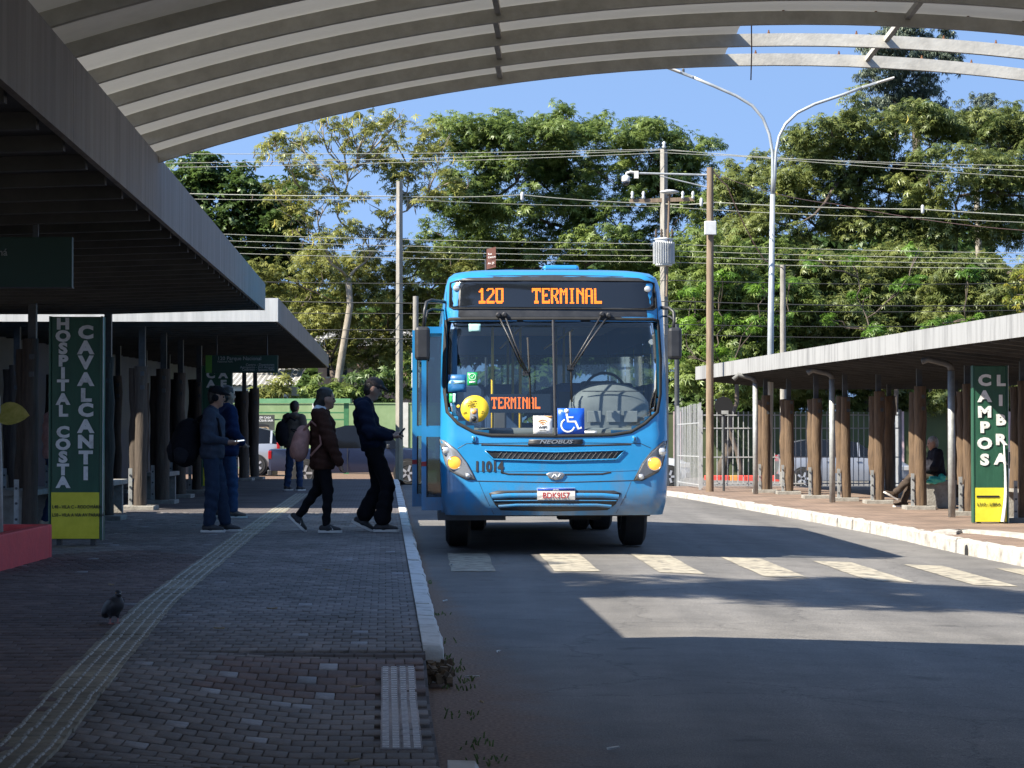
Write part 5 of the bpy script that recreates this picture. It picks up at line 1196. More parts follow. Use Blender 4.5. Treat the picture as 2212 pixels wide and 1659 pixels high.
# ================================================================ cars
m_tyre = m_rubber; m_carglass = M('car_glass', (.006, .007, .009), rough=.1, spec=.35); m_tail = M('tail_red', (.30, .012, .016), rough=.2, coat=.6); m_alloy = M('alloy', (.55, .55, .56), (.65, .65, .66), 8, .3, .7)
def car(label, x, d_, facing, paint, st, wheels, wr=.33, Wd=.88, extra=None, name='parked_car', cat='car', tail=None, head=None):
    X = (x - 1106) / FPX * d_; r = empty(name, (X, d_, zroad(X, d_)), label, cat, rz=0 if facing > 0 else math.pi)
    V = []; F = []; MI = []; k = 8
    for (sx, zb, zbelt, zroof, w, wr_) in st:
        V += [(sx, -w*.94, zb), (sx, -w, zb + .28), (sx, -w*.97, zbelt), (sx, -wr_, zroof), (sx, wr_, zroof), (sx, w*.97, zbelt), (sx, w, zb + .28), (sx, w*.94, zb)]
    for i in range(len(st) - 1):
        a, b = st[i], st[i+1]; cab = (a[3] - a[2] > .15) or (b[3] - b[2] > .15); slope = abs(b[3] - a[3]) > .2
        for q in range(8):
            q2 = (q + 1) % 8; F.append((i*8+q, (i+1)*8+q, (i+1)*8+q2, i*8+q2)); MI.append(1 if (cab and q in (2, 4)) or (slope and q == 3) else 0)
    n = len(st) - 1; F += [tuple(range(8)), tuple(n*8 + q for q in range(8))[::-1]]; MI += [0, 0]
    mb = MB(); mb.add(V, F); mb.m = MI; mb.build('body', [paint, m_carglass], r, world=False, auto=38)
    for sgn in (-1, 1):
        cabs = [s_ for s_ in st if s_[3] - s_[2] > .15]
        for s_ in cabs[0:1] + cabs[len(cabs)//2:len(cabs)//2+1] + cabs[-1:]:
            MB().bar((s_[0], sgn*(s_[4]*.97+.004), s_[2]), (s_[0], sgn*(s_[5]+.004), s_[3]), .07, .012, up=(0, 1, 0)).build('pillar', paint, r, world=False)
        for wx in wheels:
            w_ = empty('wheel', (wx, sgn*(Wd - .06), wr)); w_.parent = r
            MB().lathe([(wr*.62, -.10), (wr*.93, -.10), (wr, -.06), (wr, .06), (wr*.93, .10), (wr*.62, .10)], (0, 0, 0), 24, 'y').build('tyre', m_tyre, w_, world=False, auto=40)
            m = MB(); m.lathe([(wr*.66, .112*sgn), (wr*.60, .108*sgn), (wr*.58, .07*sgn), (.01, .08*sgn)], (0, 0, 0), 20, 'y', cap=False)
            m.build('rim', m_steeld, w_, world=False)
            for q in range(5):
                a = 2*math.pi*q/5; c, s2 = math.cos(a), math.sin(a); MB().bar((c*.05, .105*sgn, s2*.05), (c*wr*.62, .105*sgn, s2*wr*.62), .07, .02, up=(0, 1, 0)).build('spoke', m_alloy, w_, world=False)
            MB().lathe([(wr*1.13, sgn*.02), (wr*1.13, sgn*.065), (wr*1.0, sgn*.066)], (wx, sgn*(Wd-.05), wr), 24, 'y', cap=False).build('wheel_arch', m_rubber, r, world=False)
        for dx in (.35, -.65): MB().bb((dx, sgn*(Wd + .002), st[len(st)//2][2] - .13), (dx + .16, sgn*(Wd + .022), st[len(st)//2][2] - .10)).build('door_handle', m_alloy if paint is not MATS.get('car_white') else paint, r, world=False)
        x0, x1 = st[0][0], st[-1][0]
        tz = tail or (.75, .98); MB().bb((x0 - .012, sgn*(Wd - .13), tz[0]), (x0 + .10, sgn*(Wd + .003), tz[1])).build('tail_lamp', m_tail, r, world=False, bev=.02)
        hz_ = head or (.62, .78); MB().bb((x1 - .3, sgn*(Wd - .32), hz_[0]), (x1 + .01, sgn*(Wd - .02), hz_[1])).build('headlamp', m_clear, r, world=False, bev=.02)
        MB().box((.95, sgn*(Wd + .09), st[len(st)//2][2] + .06), (.1, .18, .13)).build('door_mirror', m_bdark, r, world=False, bev=.03)
        MB().bb((-.28, sgn*(Wd+.0005), .38), (-.265, sgn*(Wd+.004), st[len(st)//2][2])).build('door_seam', m_rubber, r, world=False)
    MB().bb((st[0][0] - .04, -Wd*.9, .30), (st[0][0] + .1, Wd*.9, .48)).build('rear_bumper', m_bdark, r, world=False, bev=.03)
    MB().bb((st[-1][0] - .1, -Wd*.9, .28), (st[-1][0] + .04, Wd*.9, .46)).build('front_bumper', m_bdark, r, world=False, bev=.03)
    return r
hatch = [(-2.05, .35, .85, .9, .80, .66), (-1.98, .25, .95, 1.05, .86, .66), (-1.72, .22, .97, 1.42, .88, .62), (-1.2, .22, .97, 1.52, .88, .62), (-.2, .22, .96, 1.53, .88, .63), (.35, .22, .95, 1.45, .88, .62), (1.05, .22, .92, .97, .88, .70), (1.7, .25, .84, .88, .86, .68), (2.0, .32, .7, .74, .78, .62)]
suv = [(-2.15, .45, .95, 1.0, .80, .68), (-2.08, .32, 1.05, 1.15, .88, .66), (-1.85, .3, 1.08, 1.52, .9, .64), (-1.3, .28, 1.07, 1.64, .9, .66), (-.1, .28, 1.06, 1.65, .9, .66), (.45, .28, 1.05, 1.55, .9, .64), (1.2, .28, 1.0, 1.06, .9, .72), (1.85, .32, .92, .97, .88, .70), (2.15, .4, .75, .8, .8, .62)]
pick = [(-2.62, .55, 1.05, 1.07, .88, .82), (-2.55, .45, 1.08, 1.10, .92, .84), (-.72, .40, 1.10, 1.12, .92, .82), (-.70, .40, 1.12, 1.70, .92, .70), (-.35, .4, 1.12, 1.80, .92, .70), (.35, .4, 1.12, 1.81, .92, .70), (.75, .4, 1.11, 1.72, .92, .69), (1.35, .4, 1.10, 1.14, .92, .74), (2.2, .45, 1.02, 1.06, .90, .72), (2.55, .55, .88, .92, .84, .66)]
m_cnavy = M('car_navy', (.014, .020, .045), rough=.22, coat=.3, spec=.4); m_csilver = M('car_silver', (.42, .43, .44), rough=.3, metal=.5, coat=.6); m_cgrey = M('car_grey', (.22, .235, .27), rough=.3, metal=.1, coat=.7); m_cwhite = M('car_white', (.62, .63, .64), rough=.3, coat=.6)
car('dark navy double cab pickup beyond the end of the pavement', 775, 68.5, 1, m_cnavy, pick, (-1.55, 1.52), .385, .92, cat='pickup', name='pickup_truck', tail=(.8, 1.05), head=(.82, 1.0))
car('silver car with red tail light on the street at the left beyond the shelter posts', 476, 79, -1, m_csilver, suv, (-1.35, 1.4), .34, .90, tail=(.88, 1.12))
car('grey suv parked behind the white fence', 1818, 77, 1, m_cgrey, suv, (-1.42, 1.42), .35, .90, tail=(.9, 1.12))
car('white car just showing behind the right side of the bus', 1352, 74, 1, m_cwhite, hatch, (-1.28, 1.35), .33, .88)
car('dark car with bright red tail lamp behind the green campos sign', 2288, 66, 1, m_cgrey, hatch, (-1.28, 1.35), .33, .88, tail=(.85, 1.15))
# ================================================================ walls, houses, fence
m_wgreen = M('wall_green', (.17, .25, .11), (.25, .34, .17), 1.2, .85); m_wolive = M('wall_olive', (.045, .062, .028), (.07, .09, .04), 1.2, .9); m_pinkp = M('pillar_pink', (.42, .30, .33), (.52, .40, .42), 3, .85); m_wpale = M('pillar_pale', (.42, .41, .37), (.55, .54, .5), 3, .85)
def wall(label, x0, x1, Y, ztop, mat, pil, pmat, step):
    r = empty('garden_wall', ((x0+x1)/2, Y, -.5), label, 'wall'); x = x0
    while x < x1 - .1:
        e = min(x + step, x1); zb = zroad(x, Y) - .2
        MB().bb((x + .16, Y, zb), (e - .16, Y + .15, ztop)).build('panel', mat, r)
        MB().bb((x - .16, Y - .05, zb), (x + .16, Y + .2, ztop + .06)).build('pillar', pmat, r)
        MB().bb((x + .161, Y - .03, ztop), (e - .161, Y + .18, ztop + .05)).build('coping', mat, r); x += step
    return r
wall('pale green painted wall behind the cars at the end of the pavement', -26, -1.5, 93, 2.35, m_wgreen, 0, m_wpale, 3.6)
wall('dark green wall with pink pillars behind the white fence', 2.2, 34, 93, 1.98, m_wolive, 0, m_pinkp, 4.55)
m_bgreen = M('stop_green', (.03, .13, .05), (.05, .18, .07), 6, .5)
bs = empty('bus_stop_frame', (P(640, 900, 84).x, 84, -.3), 'green metal bus stop frame with a poster in front of the pale green wall', 'bus stop')
for x in (545, 631, 748): p = P(x, 862, 84); MB().bb((p.x - .09, 84, -.35), (p.x + .09, 84.14, p.z)).build('post', m_bgreen, bs)
a, b = P(535, 861, 84), P(757, 871, 84); MB().bb((a.x, 83.9, b.z), (b.x, 84.9, a.z)).build('roof_beam', M('stop_roof', (.10, .26, .12), (.15, .32, .16), 6, .5), bs)
for y in (890, 905): a, b = P(540, y, 84.05), P(750, y + 3, 84.05); MB().bb((a.x, 84.02, b.z), (b.x, 84.1, a.z)).build('rail', m_bgreen, bs)
po = empty('poster', P(566, 935, 83.9), 'dark poster with white lettering and part of a face on the bus stop frame', 'poster')
a, b = P(540, 896, 83.9), P(593, 937, 83.9); MB().bb((a.x, 83.88, b.z), (b.x, 83.95, a.z)).build('sheet', M('poster_dark', (.03, .035, .03), (.06, .065, .055), 4, .6), po)
for s_, y in (('FIQUE EM CASA', 904), ('SE PRECISAR SAIR', 910.5)): text(s_, .105, m_white, po, P(542, y, 83.875) - worigin(po), (1, 0, 0), (0, 0, 1), .01, ext=.001)
for cx, cy, rx, ry, mm in ((566, 928, 16, 9, M('poster_tan', (.32, .24, .15), rough=.6)), (559, 925, 4, 1.6, m_black), (573, 925, 4, 1.6, m_black), (566, 919, 15, 3, m_black)):
    m = MB(); pts = [P(cx + rx*math.cos(i*.524), cy - ry*math.sin(i*.524), 83.872 if mm is not m_black else 83.866) for i in range(12)]; m.add(pts, [tuple(range(12))]); m.build('print', mm, po)
def house(label, x0, x1, d_, ze, zr_, wmat, rmat):
    X0, X1 = P(x0, 800, d_).x, P(x1, 800, d_).x; r = empty('house', ((X0+X1)/2, d_ + 3, -.5), label, 'house')
    MB().bb((X0 + .4, d_ + .3, -.6), (X1 - .4, d_ + 6, ze)).build('wall', wmat, r)
    V = []; n = int((X1 - X0) / .11)
    for i in range(n + 1):
        X = lerp(X0, X1, i / n); dz = .05 * (i % 2); V += [(X, d_, ze + dz), (X, d_ + 6.4, zr_ + dz)]
    m = MB(); m.add(V, [(2*i, 2*i+2, 2*i+3, 2*i+1) for i in range(n)]); ro = m.build('roof', rmat, r)
    for t in (.25, .7):
        Xw = lerp(X0, X1, t); w_ = MB().bb((Xw - .5, d_ + .25, ze - 1.5), (Xw + .5, d_ + .299, ze - .5)).build('window', m_carglass, r); MB().bb((Xw - .56, d_ + .22, ze - 1.58), (Xw + .56, d_ + .25, ze - 1.5)).build('sill', m_wpale, w_)
    return r
m_fib = M('fibre_cement', (.26, .25, .235), (.40, .39, .37), 2, .9); m_clay = M('clay_wall', (.42, .27, .20), (.52, .36, .28), 3, .9)
house('low house with grey corrugated roof behind the pale green wall', 478, 640, 98, 3.2, 4.3, m_wpale, m_fib)
house('house with pale roof and pinkish wall glimpsed through the trees', 668, 905, 112, 5.4, 6.4, m_clay, m_fib)
rb = empty('road_barrier', (P(1602, 1040, 86).x, 86, -.6), 'low red and white striped barrier on the far side of the street', 'barrier')
a = P(1522, 1027, 86); b = P(1685, 1043, 86)
for i in range(9): MB().bb((lerp(a.x, b.x, i/9) + .005, 86, b.z - .3), (lerp(a.x, b.x, (i+1)/9) - .005, 86.3, a.z)).build('section', M('barrier_red', (.55, .07, .05), rough=.5) if i != 3 else M('barrier_orange', (.6, .25, .06), rough=.5), rb, bev=.03)
m_fw = M('fence_white', (.30, .31, .32), (.40, .41, .42), 6, .45)
def fence(label, p0, p1, h, sp, rails, name='metal_fence', z0=.06, r_=.011):
    r = empty(name, ((p0[0]+p1[0])/2, (p0[1]+p1[1])/2, min(p0[2], p1[2])), label, 'fence'); a, b = Vector(p0), Vector(p1); L_ = (b - a).length; n = int(L_ / sp)
    for i in range(n + 1):
        p = a.lerp(b, i / n); hh = h + (.02 * math.sin(i * 12.9)); MB().tube([p + Vector((0, 0, z0)), p + Vector((random.gauss(0, .006), 0, hh))], r_, 5).build('bar', m_fw, r)
    for z in rails: MB().bar(a + Vector((0, -.014, z)), b + Vector((0, -.014, z)), .012, .026).build('rail', m_fw, r)
    for i in range(max(2, int(L_ / 2.3) + 1)):
        p = a.lerp(b, i / max(1, int(L_ / 2.3))); MB().bb((p.x - .028, p.y - .03, p.z - .05), (p.x + .028, p.y + .026, p.z + h + .03)).build('post', m_fw, r)
    return r
F0 = P(1515, 900, 52); F1 = P(1945, 900, 52)
fence('white barred metal fence facing the camera behind the timber posts', (F0.x, 52, -.02), (F1.x, 52, -.02), 1.76, .118, (.12, .72, 1.38, 1.68))
fence('leaning white fence panel beside the bus', (P(1512, 900, 50.6).x, 50.6, -.02), (P(1464, 900, 55).x, 55, -.05), 1.92, .24, (.12, .75, 1.5), r_=.010)
fence('white fence running away from the platform toward the street', (F1.x, 52.1, -.02), (13.2, 80, -.6), 1.78, .30, (.12, .72, 1.6))
# ================================================================ poles, lamp, wires
m_cpole = M('pole_concrete', (.20, .185, .16), (.32, .30, .265), 4, .9, bump=.3, bscale=20, stretch=(2, 2, .6)); m_tpole = M('pole_timber', (.15, .105, .07), (.27, .20, .14), 5, .9, bump=.3, bscale=16, stretch=(3, 3, .3)); m_lpole = M('lamp_pole', (.36, .38, .38), (.46, .48, .48), 4, .4, .3)
def pole(label, x, ytop, d_, r0, r1, mat, lean_=0, zb=None, name='utility_pole', holes=False):
    t = P(x, ytop, d_); zb = zroad(t.x, d_) if zb is None else zb
    r = empty(name, (t.x, d_, zb), label, 'utility pole')
    MB().tube([(t.x - lean_, d_, zb), (t.x, d_, t.z)], [r0, r1], 4 if holes else 10).build('shaft', mat, r, auto=40)
    if holes:
        z = zb + 2.2
        while z < t.z - .3: MB().lathe([(.02, -.01), (.02, .0)], (t.x - lean_ * (1 - (z-zb)/(t.z-zb)), d_ - r0 * .74 + (r0 - r1)*.7*(z-zb)/(t.z-zb), z), 6, 'y').build('step_hole', m_black, r); z += .35
    return r, t
p_, t = pole('square concrete pole with grey transformer just behind the bus', 1434, 322, 63, .125, .10, m_cpole, holes=True)
tr = MB(); c = P(1434, 545, 62.6); m_trf = M('transformer_grey', (.46, .47, .47), (.56, .57, .57), 5, .5)
MB().lathe([(.20, -.38), (.235, -.36), (.235, .34), (.26, .35), (.26, .38), (.08, .42)], (c.x, 62.62, c.z), 20).build('transformer_tank', m_trf, p_, auto=40)
for i in range(14):
    a = math.pi + math.pi * (i + .5) / 14; MB().box((c.x + .265*math.cos(a), 62.62 + .265*math.sin(a), c.z - .02), (.07, .012, .6), a).build('cooling_fin', m_trf, p_)
for i in range(4):
    x = c.x - .22 + i * .15; MB().lathe([(.03, 0), (.045, .04), (.025, .08), (.045, .12), (.025, .16), (.035, .2), (.01, .24)], (x, 62.5, c.z + .4), 8).build('insulator', m_logd, p_, smooth=True)
for zz in (P(0, 322, 63).z + .0,): MB().lathe([(.03, 0), (.06, .05), (.03, .1), (.06, .15), (.02, .2)], (t.x, 62.9, zz), 8).build('insulator', m_trf, p_, smooth=True)
ca = P(1360, 435, 63); cb = P(1500, 430, 63); MB().bar(ca, cb, .09, .11).build('cross_arm', m_tpole, p_)
for x in (1366, 1390, 1475, 1497): q = P(x, 430, 62.9); MB().lathe([(.03, 0), (.05, .05), (.03, .1), (.05, .15), (.02, .22)], q, 8).build('insulator', m_trf, p_, smooth=True)
a = P(1440, 640, 62.7); b = P(1446, 415, 62.2); MB().tube([a, a.lerp(b, .5), b], .03, 8).build('lamp_arm', m_tpole, p_); MB().lathe([(.10, -.05), (.26, -.01), (.26, .02), (.12, .06)], b, 16).build('lamp_head', m_trf, p_, smooth=True)
p_, t = pole('round timber pole carrying a surveillance camera arm', 1534, 362, 49, .088, .075, m_tpole, .02)
a = P(1530, 378, 49); b = P(1378, 374, 49); MB().tube([a, b], .022, 8).build('camera_arm', m_lpole, p_); MB().tube([P(1530, 405, 49), P(1425, 380, 49)], .014, 6).build('stay', m_lpole, p_)
MB().bb(tuple(P(1370, 385, 48.97)), tuple(P(1379, 370, 49.05))).build('bracket', m_sole, p_); MB().tube([P(1375, 374, 49), P(1362, 371, 49), P(1354, 374, 49), P(1352, 380, 49)], .028, 8).build('camera_neck', m_sole, p_, smooth=True)
c = P(1352, 388, 49); MB().lathe([(.04, .09), (.085, .07), (.09, -.02), (.085, -.05)], c, 16).build('camera_housing', m_sole, p_, smooth=True); MB().lathe([(.075, -.05), (.07, -.09), (.04, -.12), (.005, -.13)], c, 16).build('camera_dome', m_pglass, p_, smooth=True)
a = P(1522, 477, 48.8); b = P(1547, 508, 48.9); MB().bb(tuple(a), tuple(b)).build('junction_box', m_trf, p_, bev=.015)
pole('slim square concrete pole standing among the trees left of the bus', 863, 392, 61, .105, .085, m_cpole, holes=True)
p_, t = pole('short concrete pole with meter boxes beside the bus door', 898, 640, 60, .085, .075, m_cpole)
for y0, y1 in ((762, 800), (805, 838), (848, 890)): MB().bb(tuple(P(889, y0, 59.85)), tuple(P(907, y1, 59.92))).build('meter_box', m_trf if y0 < 840 else m_steeld, p_, bev=.015)
pole('short pale concrete pole just right of the double lamp post', 1691, 572, 58, .085, .07, m_cpole)
pole('grey pole rising beside the right mirror of the bus', 1462, 700, 58, .07, .06, m_steeld)
# double arm street lamp
lp = empty('street_lamp', (P(1661, 1060, 50).x, 50, -.02), 'tall grey double armed street lamp above the low shelter', 'street lamp')
A = P(1661, 1058, 50); A.z = -.02; B_ = P(1671, 330, 50)
MB().tube([A, P(1665, 700, 50), P(1669, 420, 50)], [.075, .068, .055], 12).build('shaft', m_lpole, lp, smooth=True)
for pts in ([(1669, 420), (1670, 380), (1669, 330), (1662, 290), (1648, 255), (1625, 228), (1590, 207), (1540, 185), (1495, 166)], [(1669, 420), (1673, 380), (1676, 330), (1683, 295), (1697, 268), (1722, 244), (1760, 225), (1820, 205), (1865, 188)]):
    MB().tube([P(x, y, 50) for x, y in pts], [.05, .045] + [.034] * (len(pts) - 2), 10).build('arm', m_lpole, lp, smooth=True)
for (x0, y0), (x1, y1) in (((1497, 167), (1437, 144)), ((1862, 189), (1931, 168))):
    a, b = P(x0, y0, 50), P(x1, y1, 50); MB().bar(a, a.lerp(b, .55), .10, .055).build('lamp_neck', m_lpole, lp, bev=.012); MB().bar(a.lerp(b, .45), b, .20, .04).build('lamp_head', m_sole, lp, bev=.012)
    q = a.lerp(b, .35); MB().lathe([(.03, 0), (.03, .06), (.02, .08)], q + Vector((0, 0, .03)), 8).build('photocell', m_steeld, lp)
# round sign seen from behind
rs = empty('road_sign', (P(1563, 1062, 49.5).x, 49.5, -.02), 'round road sign seen from its dark back on a pole', 'road sign')
c = P(1563, 877, 49.5); MB().lathe([(.205, 0), (.205, .012)], (c.x, 49.46, c.z), 28, 'y').build('disc', m_black, rs); MB().tube([(c.x, 49.5, -.02), (c.x, 49.5, c.z + .21)], .026, 8).build('pole', m_steeld, rs); MB().bb((c.x - .05, 49.445, c.z - .18), (c.x + .1, 49.455, c.z - .1)).build('bracket', m_plate, rs)
ss = empty('street_sign', (P(1062, 580, 58).x, 58, zroad(-.5, 58)), 'small brown street sign above the bus roof', 'street sign')
a = P(1051, 538, 58); b = P(1071, 580, 58); m = MB(); m.add([P(1051, 538, 58), P(1071, 533, 57.9), P(1071, 577, 57.9), P(1051, 582, 58), P(1051, 538, 58.05), P(1071, 533, 57.95), P(1071, 577, 57.95), P(1051, 582, 58.05)], [(3,2,1,0), (4,5,6,7), (0,1,5,4), (1,2,6,5), (2,3,7,6), (3,0,4,7)])
m.build('panel', M('sign_brown', (.11, .035, .02), rough=.5), ss); MB().tube([(P(1050, 560, 58.1).x, 58.1, zroad(-.5, 58)), P(1050, 560, 58.1)], .035, 8).build('pole', m_steeld, ss)
for s_, y in (('Rua', 551), ('Centro', 558), ('Av. JK', 571)): text(s_, .07, m_white, ss, P(1054, y, 57.93) - worigin(ss), (1, -.3, .1), (0, 0, 1), .01, ext=.001)
m_wire = M('wire_pale', (.30, .30, .25), rough=.6); m_wired = M('wire_dark', (.03, .03, .03), rough=.6)
def wire(label, pts, r, mat, sag=0, grp=None):
    q = [P(*p) for p in pts]; out = []
    for a, b in zip(q, q[1:]):
        for i in range(13): t = i / 12; p = a.lerp(b, t); p.z -= sag * 4 * t * (1 - t); out.append(p)
    MB().tube(out, r, 5).build('overhead_wire', mat, None, label=label, cat='wire', group=grp)
W1 = 'overhead wires'
for k, (yl, ym, yr, d_) in enumerate(((328, 322, 392, 63), (352, 324, 372, 63.3), (362, 330, 356, 62.7))):
    wire(('topmost pale wire meeting the transformer pole', 'pale wire second from the top of the transformer pole', 'pale wire third from the top of the transformer pole')[k], [(150, yl + 2, d_ + 2), (1434, ym, d_), (2500, yr + 6, d_ - 2)], .0085, m_wire, .08, W1)
wire('thick pale cable clamped left and right of the transformer pole', [(200, 412, 62), (863, 424, 61), (1128, 421, 62), (1430, 440, 63), (1540, 437, 62), (1990, 452, 61), (2500, 475, 60)], .014, m_wire, .04, W1)
wire('thinner pale wire below the thick clamped cable', [(200, 425, 62), (863, 430, 61), (1430, 446, 63), (1990, 470, 61), (2500, 485, 60)], .008, m_wire, .05, W1)
for k, (yl, ym, yr) in enumerate(((505, 527, 549), (519, 541, 561), (532, 553, 571), (546, 566, 580))):
    wire('pale low voltage wire, number %s from the top of the set of four' % ('one', 'two', 'three', 'four')[k], [(250, yl - 8, 62.5), (1430, ym, 62.7), (2500, yr, 62)], .0085, m_wire, .06, W1)
for k, (yl, yr) in enumerate(((600, 603), (640, 652), (668, 660), (705, 690), (722, 716))):
    wire(('dark telephone wire crossing high above the bus display level', 'dark telephone wire level with the bus display', 'dark telephone wire just under the bus display level', 'dark telephone wire level with the bus mirrors', 'lowest dark telephone wire crossing behind the bus')[k], [(250, yl, 61.5), (1465, lerp(yl, yr, .55) + 4, 60), (2500, yr, 61)], .010 if k != 1 else .014, m_wired, .12, W1)
wire('twisted reddish wire drooping from the timber pole to the short pale pole', [(1540, 368, 49), (1570, 400, 50), (1610, 490, 52), (1650, 560, 55), (1690, 578, 58)], .014, M('wire_red', (.35, .2, .16), rough=.6), .03)
wire('thin reddish wire rising across to the right from the timber pole', [(1545, 376, 49), (1800, 440, 55), (2250, 500, 62)], .008, MATS['wire_red'], .1)
for x, y in ((1128, 424), (1993, 452), (1515, 437)):
    q = P(x, y, 61); MB().lathe([(.02, -.12), (.045, -.08), (.045, .08), (.02, .12)], q, 8).build('cable_clamp', m_trf, None, smooth=True, label={1128: 'pale cable clamp hanging over the left half of the bus roof', 1993: 'pale cable clamp hanging far right above the low shelter', 1515: 'pale cable clamp close to the timber pole'}[x], cat='clamp')
# ================================================================ trees
def template(nl, ln, wd, droop, rise, jit, seed):
    g = np.random.default_rng(seed); V = []; F = []
    for i in range(nl):
        a = 2*math.pi*(i + g.uniform(-.25, .25)) / nl; l_ = ln * g.uniform(.7, 1.1); c, s = math.cos(a), math.sin(a)
        z1 = rise * g.uniform(.4, 1.4); z2 = -droop * g.uniform(.5, 1.4); k = len(V)
        V += [(0, 0, 0), (c*l_*.5 - s*wd*.56, s*l_*.5 + c*wd*.56, z1 - wd*g.uniform(0, .25)), (c*l_, s*l_, z2), (c*l_*.5 + s*wd*.56, s*l_*.5 - c*wd*.56, z1 - wd*g.uniform(0, .25))]
        F.append((k, k+3, k+2, k+1))
    return np.array(V), np.array(F)
TPL = {'feather': [template(8, 1, .23, .30, .10, 0, i) for i in range(4)], 'broad': [template(6, 1, .46, .25, .12, 0, 10+i) for i in range(4)], 'droop': [template(7, .9, .20, .95, -.1, 0, 20+i) for i in range(4)], 'long': [template(7, 1, .20, .55, .12, 0, 30+i) for i in range(4)]}
def cloud(name, pads, dens, size, mat, style, parent, seed=0, tone=(0, 1), kind=None, fill=.55):
    """pads: list of (centre, radii); leaves lie on and under flattened sub-pads"""
    g = np.random.default_rng(seed); C = []; T = []; N = []
    for c, r in pads:
        c = np.array(c); r = np.array(r); npad = max(5, int(9 * (r[0] * r[2]) ** .6))
        for k in range(npad):
            u = g.normal(size=3); u /= np.linalg.norm(u); rr = g.uniform(.1, 1) ** .5; pc = c + u * r * rr * 1.02
            ps = g.uniform(.22, .62) * min(r[0], 1.9) * g.uniform(.6, 1.2)
            pr = np.array((ps * g.uniform(.7, 1.3), ps * g.uniform(.7, 1.3), ps * g.uniform(.25, .6))); tone_ = g.uniform(-.3, .3); sx, sy = g.normal(0, .35, 2)
            n = int(dens * pr[0] * pr[1] * 2.0 * g.uniform(.5, 1.3)) + 3
            v = g.normal(size=(n, 3)); v /= np.linalg.norm(v, axis=1)[:, None]; v[:, 2] = np.abs(v[:, 2]) * np.where(g.uniform(size=n) < .7, 1, -1)
            q = pc + v * pr * (g.uniform(.1, 1.25, size=(n, 1)) ** .6); q[:, 2] += sx * (q[:, 0]-pc[0]) + sy * (q[:, 1]-pc[1]) - .12 * ((q[:, 0]-pc[0])**2 + (q[:, 1]-pc[1])**2) / ps
            C.append(q); T.append(np.clip(.5 + tone_ + g.normal(0, .2, n), 0, 1)); N.append(v)
        n = int(dens * r[0] * r[2] * fill); v = g.normal(size=(n, 3)); v /= np.linalg.norm(v, axis=1)[:, None]
        C.append(c + v * r * (g.uniform(0, 1.35, size=(n, 1)) ** .45)); T.append(np.clip(g.normal(.45, .22, n), 0, 1)); N.append(v)
    C = np.vstack(C); T = tone[0] + (tone[1] - tone[0]) * np.concatenate(T); N = np.vstack(N); n = len(C); VV = []; FF = []; RR = []; off = 0
    which = g.integers(0, 4, n)
    for t in range(4):
        tv, tf = TPL[style][t]; ix = np.where(which == t)[0]; m = len(ix)
        if not m: continue
        az = g.uniform(0, 6.283, m); s = size * g.uniform(.45, 1.15, m); ti = g.normal(0, .42, m) + N[ix, 0] * .35; tj = g.normal(0, .42, m) - N[ix, 1] * .35
        ca, sa = np.cos(az), np.sin(az); x = tv[None, :, 0] * ca[:, None] - tv[None, :, 1] * sa[:, None]; y = tv[None, :, 0] * sa[:, None] + tv[None, :, 1] * ca[:, None]; z = np.repeat(tv[None, :, 2], m, 0)
        x, z = x * np.cos(ti)[:, None] + z * np.sin(ti)[:, None], -x * np.sin(ti)[:, None] + z * np.cos(ti)[:, None]
        y, z = y * np.cos(tj)[:, None] - z * np.sin(tj)[:, None], y * np.sin(tj)[:, None] + z * np.cos(tj)[:, None]
        v = np.stack([x, y, z], -1) * s[:, None, None] + C[ix][:, None, :]
        VV.append(v.reshape(-1, 3)); FF.append((tf[None] + (np.arange(m) * len(tv))[:, None, None] + off).reshape(-1, 4)); off += m * len(tv); RR.append(np.repeat(T[ix], len(tf)))
    V = np.vstack(VV)
    if parent: V = V - np.array(worigin(parent))
    me = npmesh(name, V, np.vstack(FF), mat, np.concatenate(RR)); return tag(addobj(name, me, parent), kind=kind)
m_bark = M('bark_pale', (.20, .17, .13), (.34, .30, .24), 5, .95, bump=.5, bscale=14, stretch=(2, 2, .6)); m_barkd = M('bark_dark', (.055, .042, .032), (.11, .085, .065), 5, .95, bump=.5, bscale=14, stretch=(2, 2, .6))
lf_dark = leafmat('leaf_dark', (0.036, 0.074, 0.02), (0.13, 0.2, 0.05)); lf_mid = leafmat('leaf_mid', (0.055, 0.1, 0.025), (0.25, 0.32, 0.08)); lf_yel = leafmat('leaf_yellow', (0.095, 0.12, 0.028), (0.38, 0.38, 0.105)); lf_olive = leafmat('leaf_olive', (0.062, 0.096, 0.027), (0.26, 0.29, 0.085)); lf_bright = leafmat('leaf_bright', (.04, .11, .015), (.20, .34, .04), .45); lf_euc = leafmat('leaf_eucalypt', (.045, .065, .05), (.14, .17, .12), .2); lf_mango = leafmat('leaf_mango', (.10, .15, .02), (.42, .36, .05), .4)
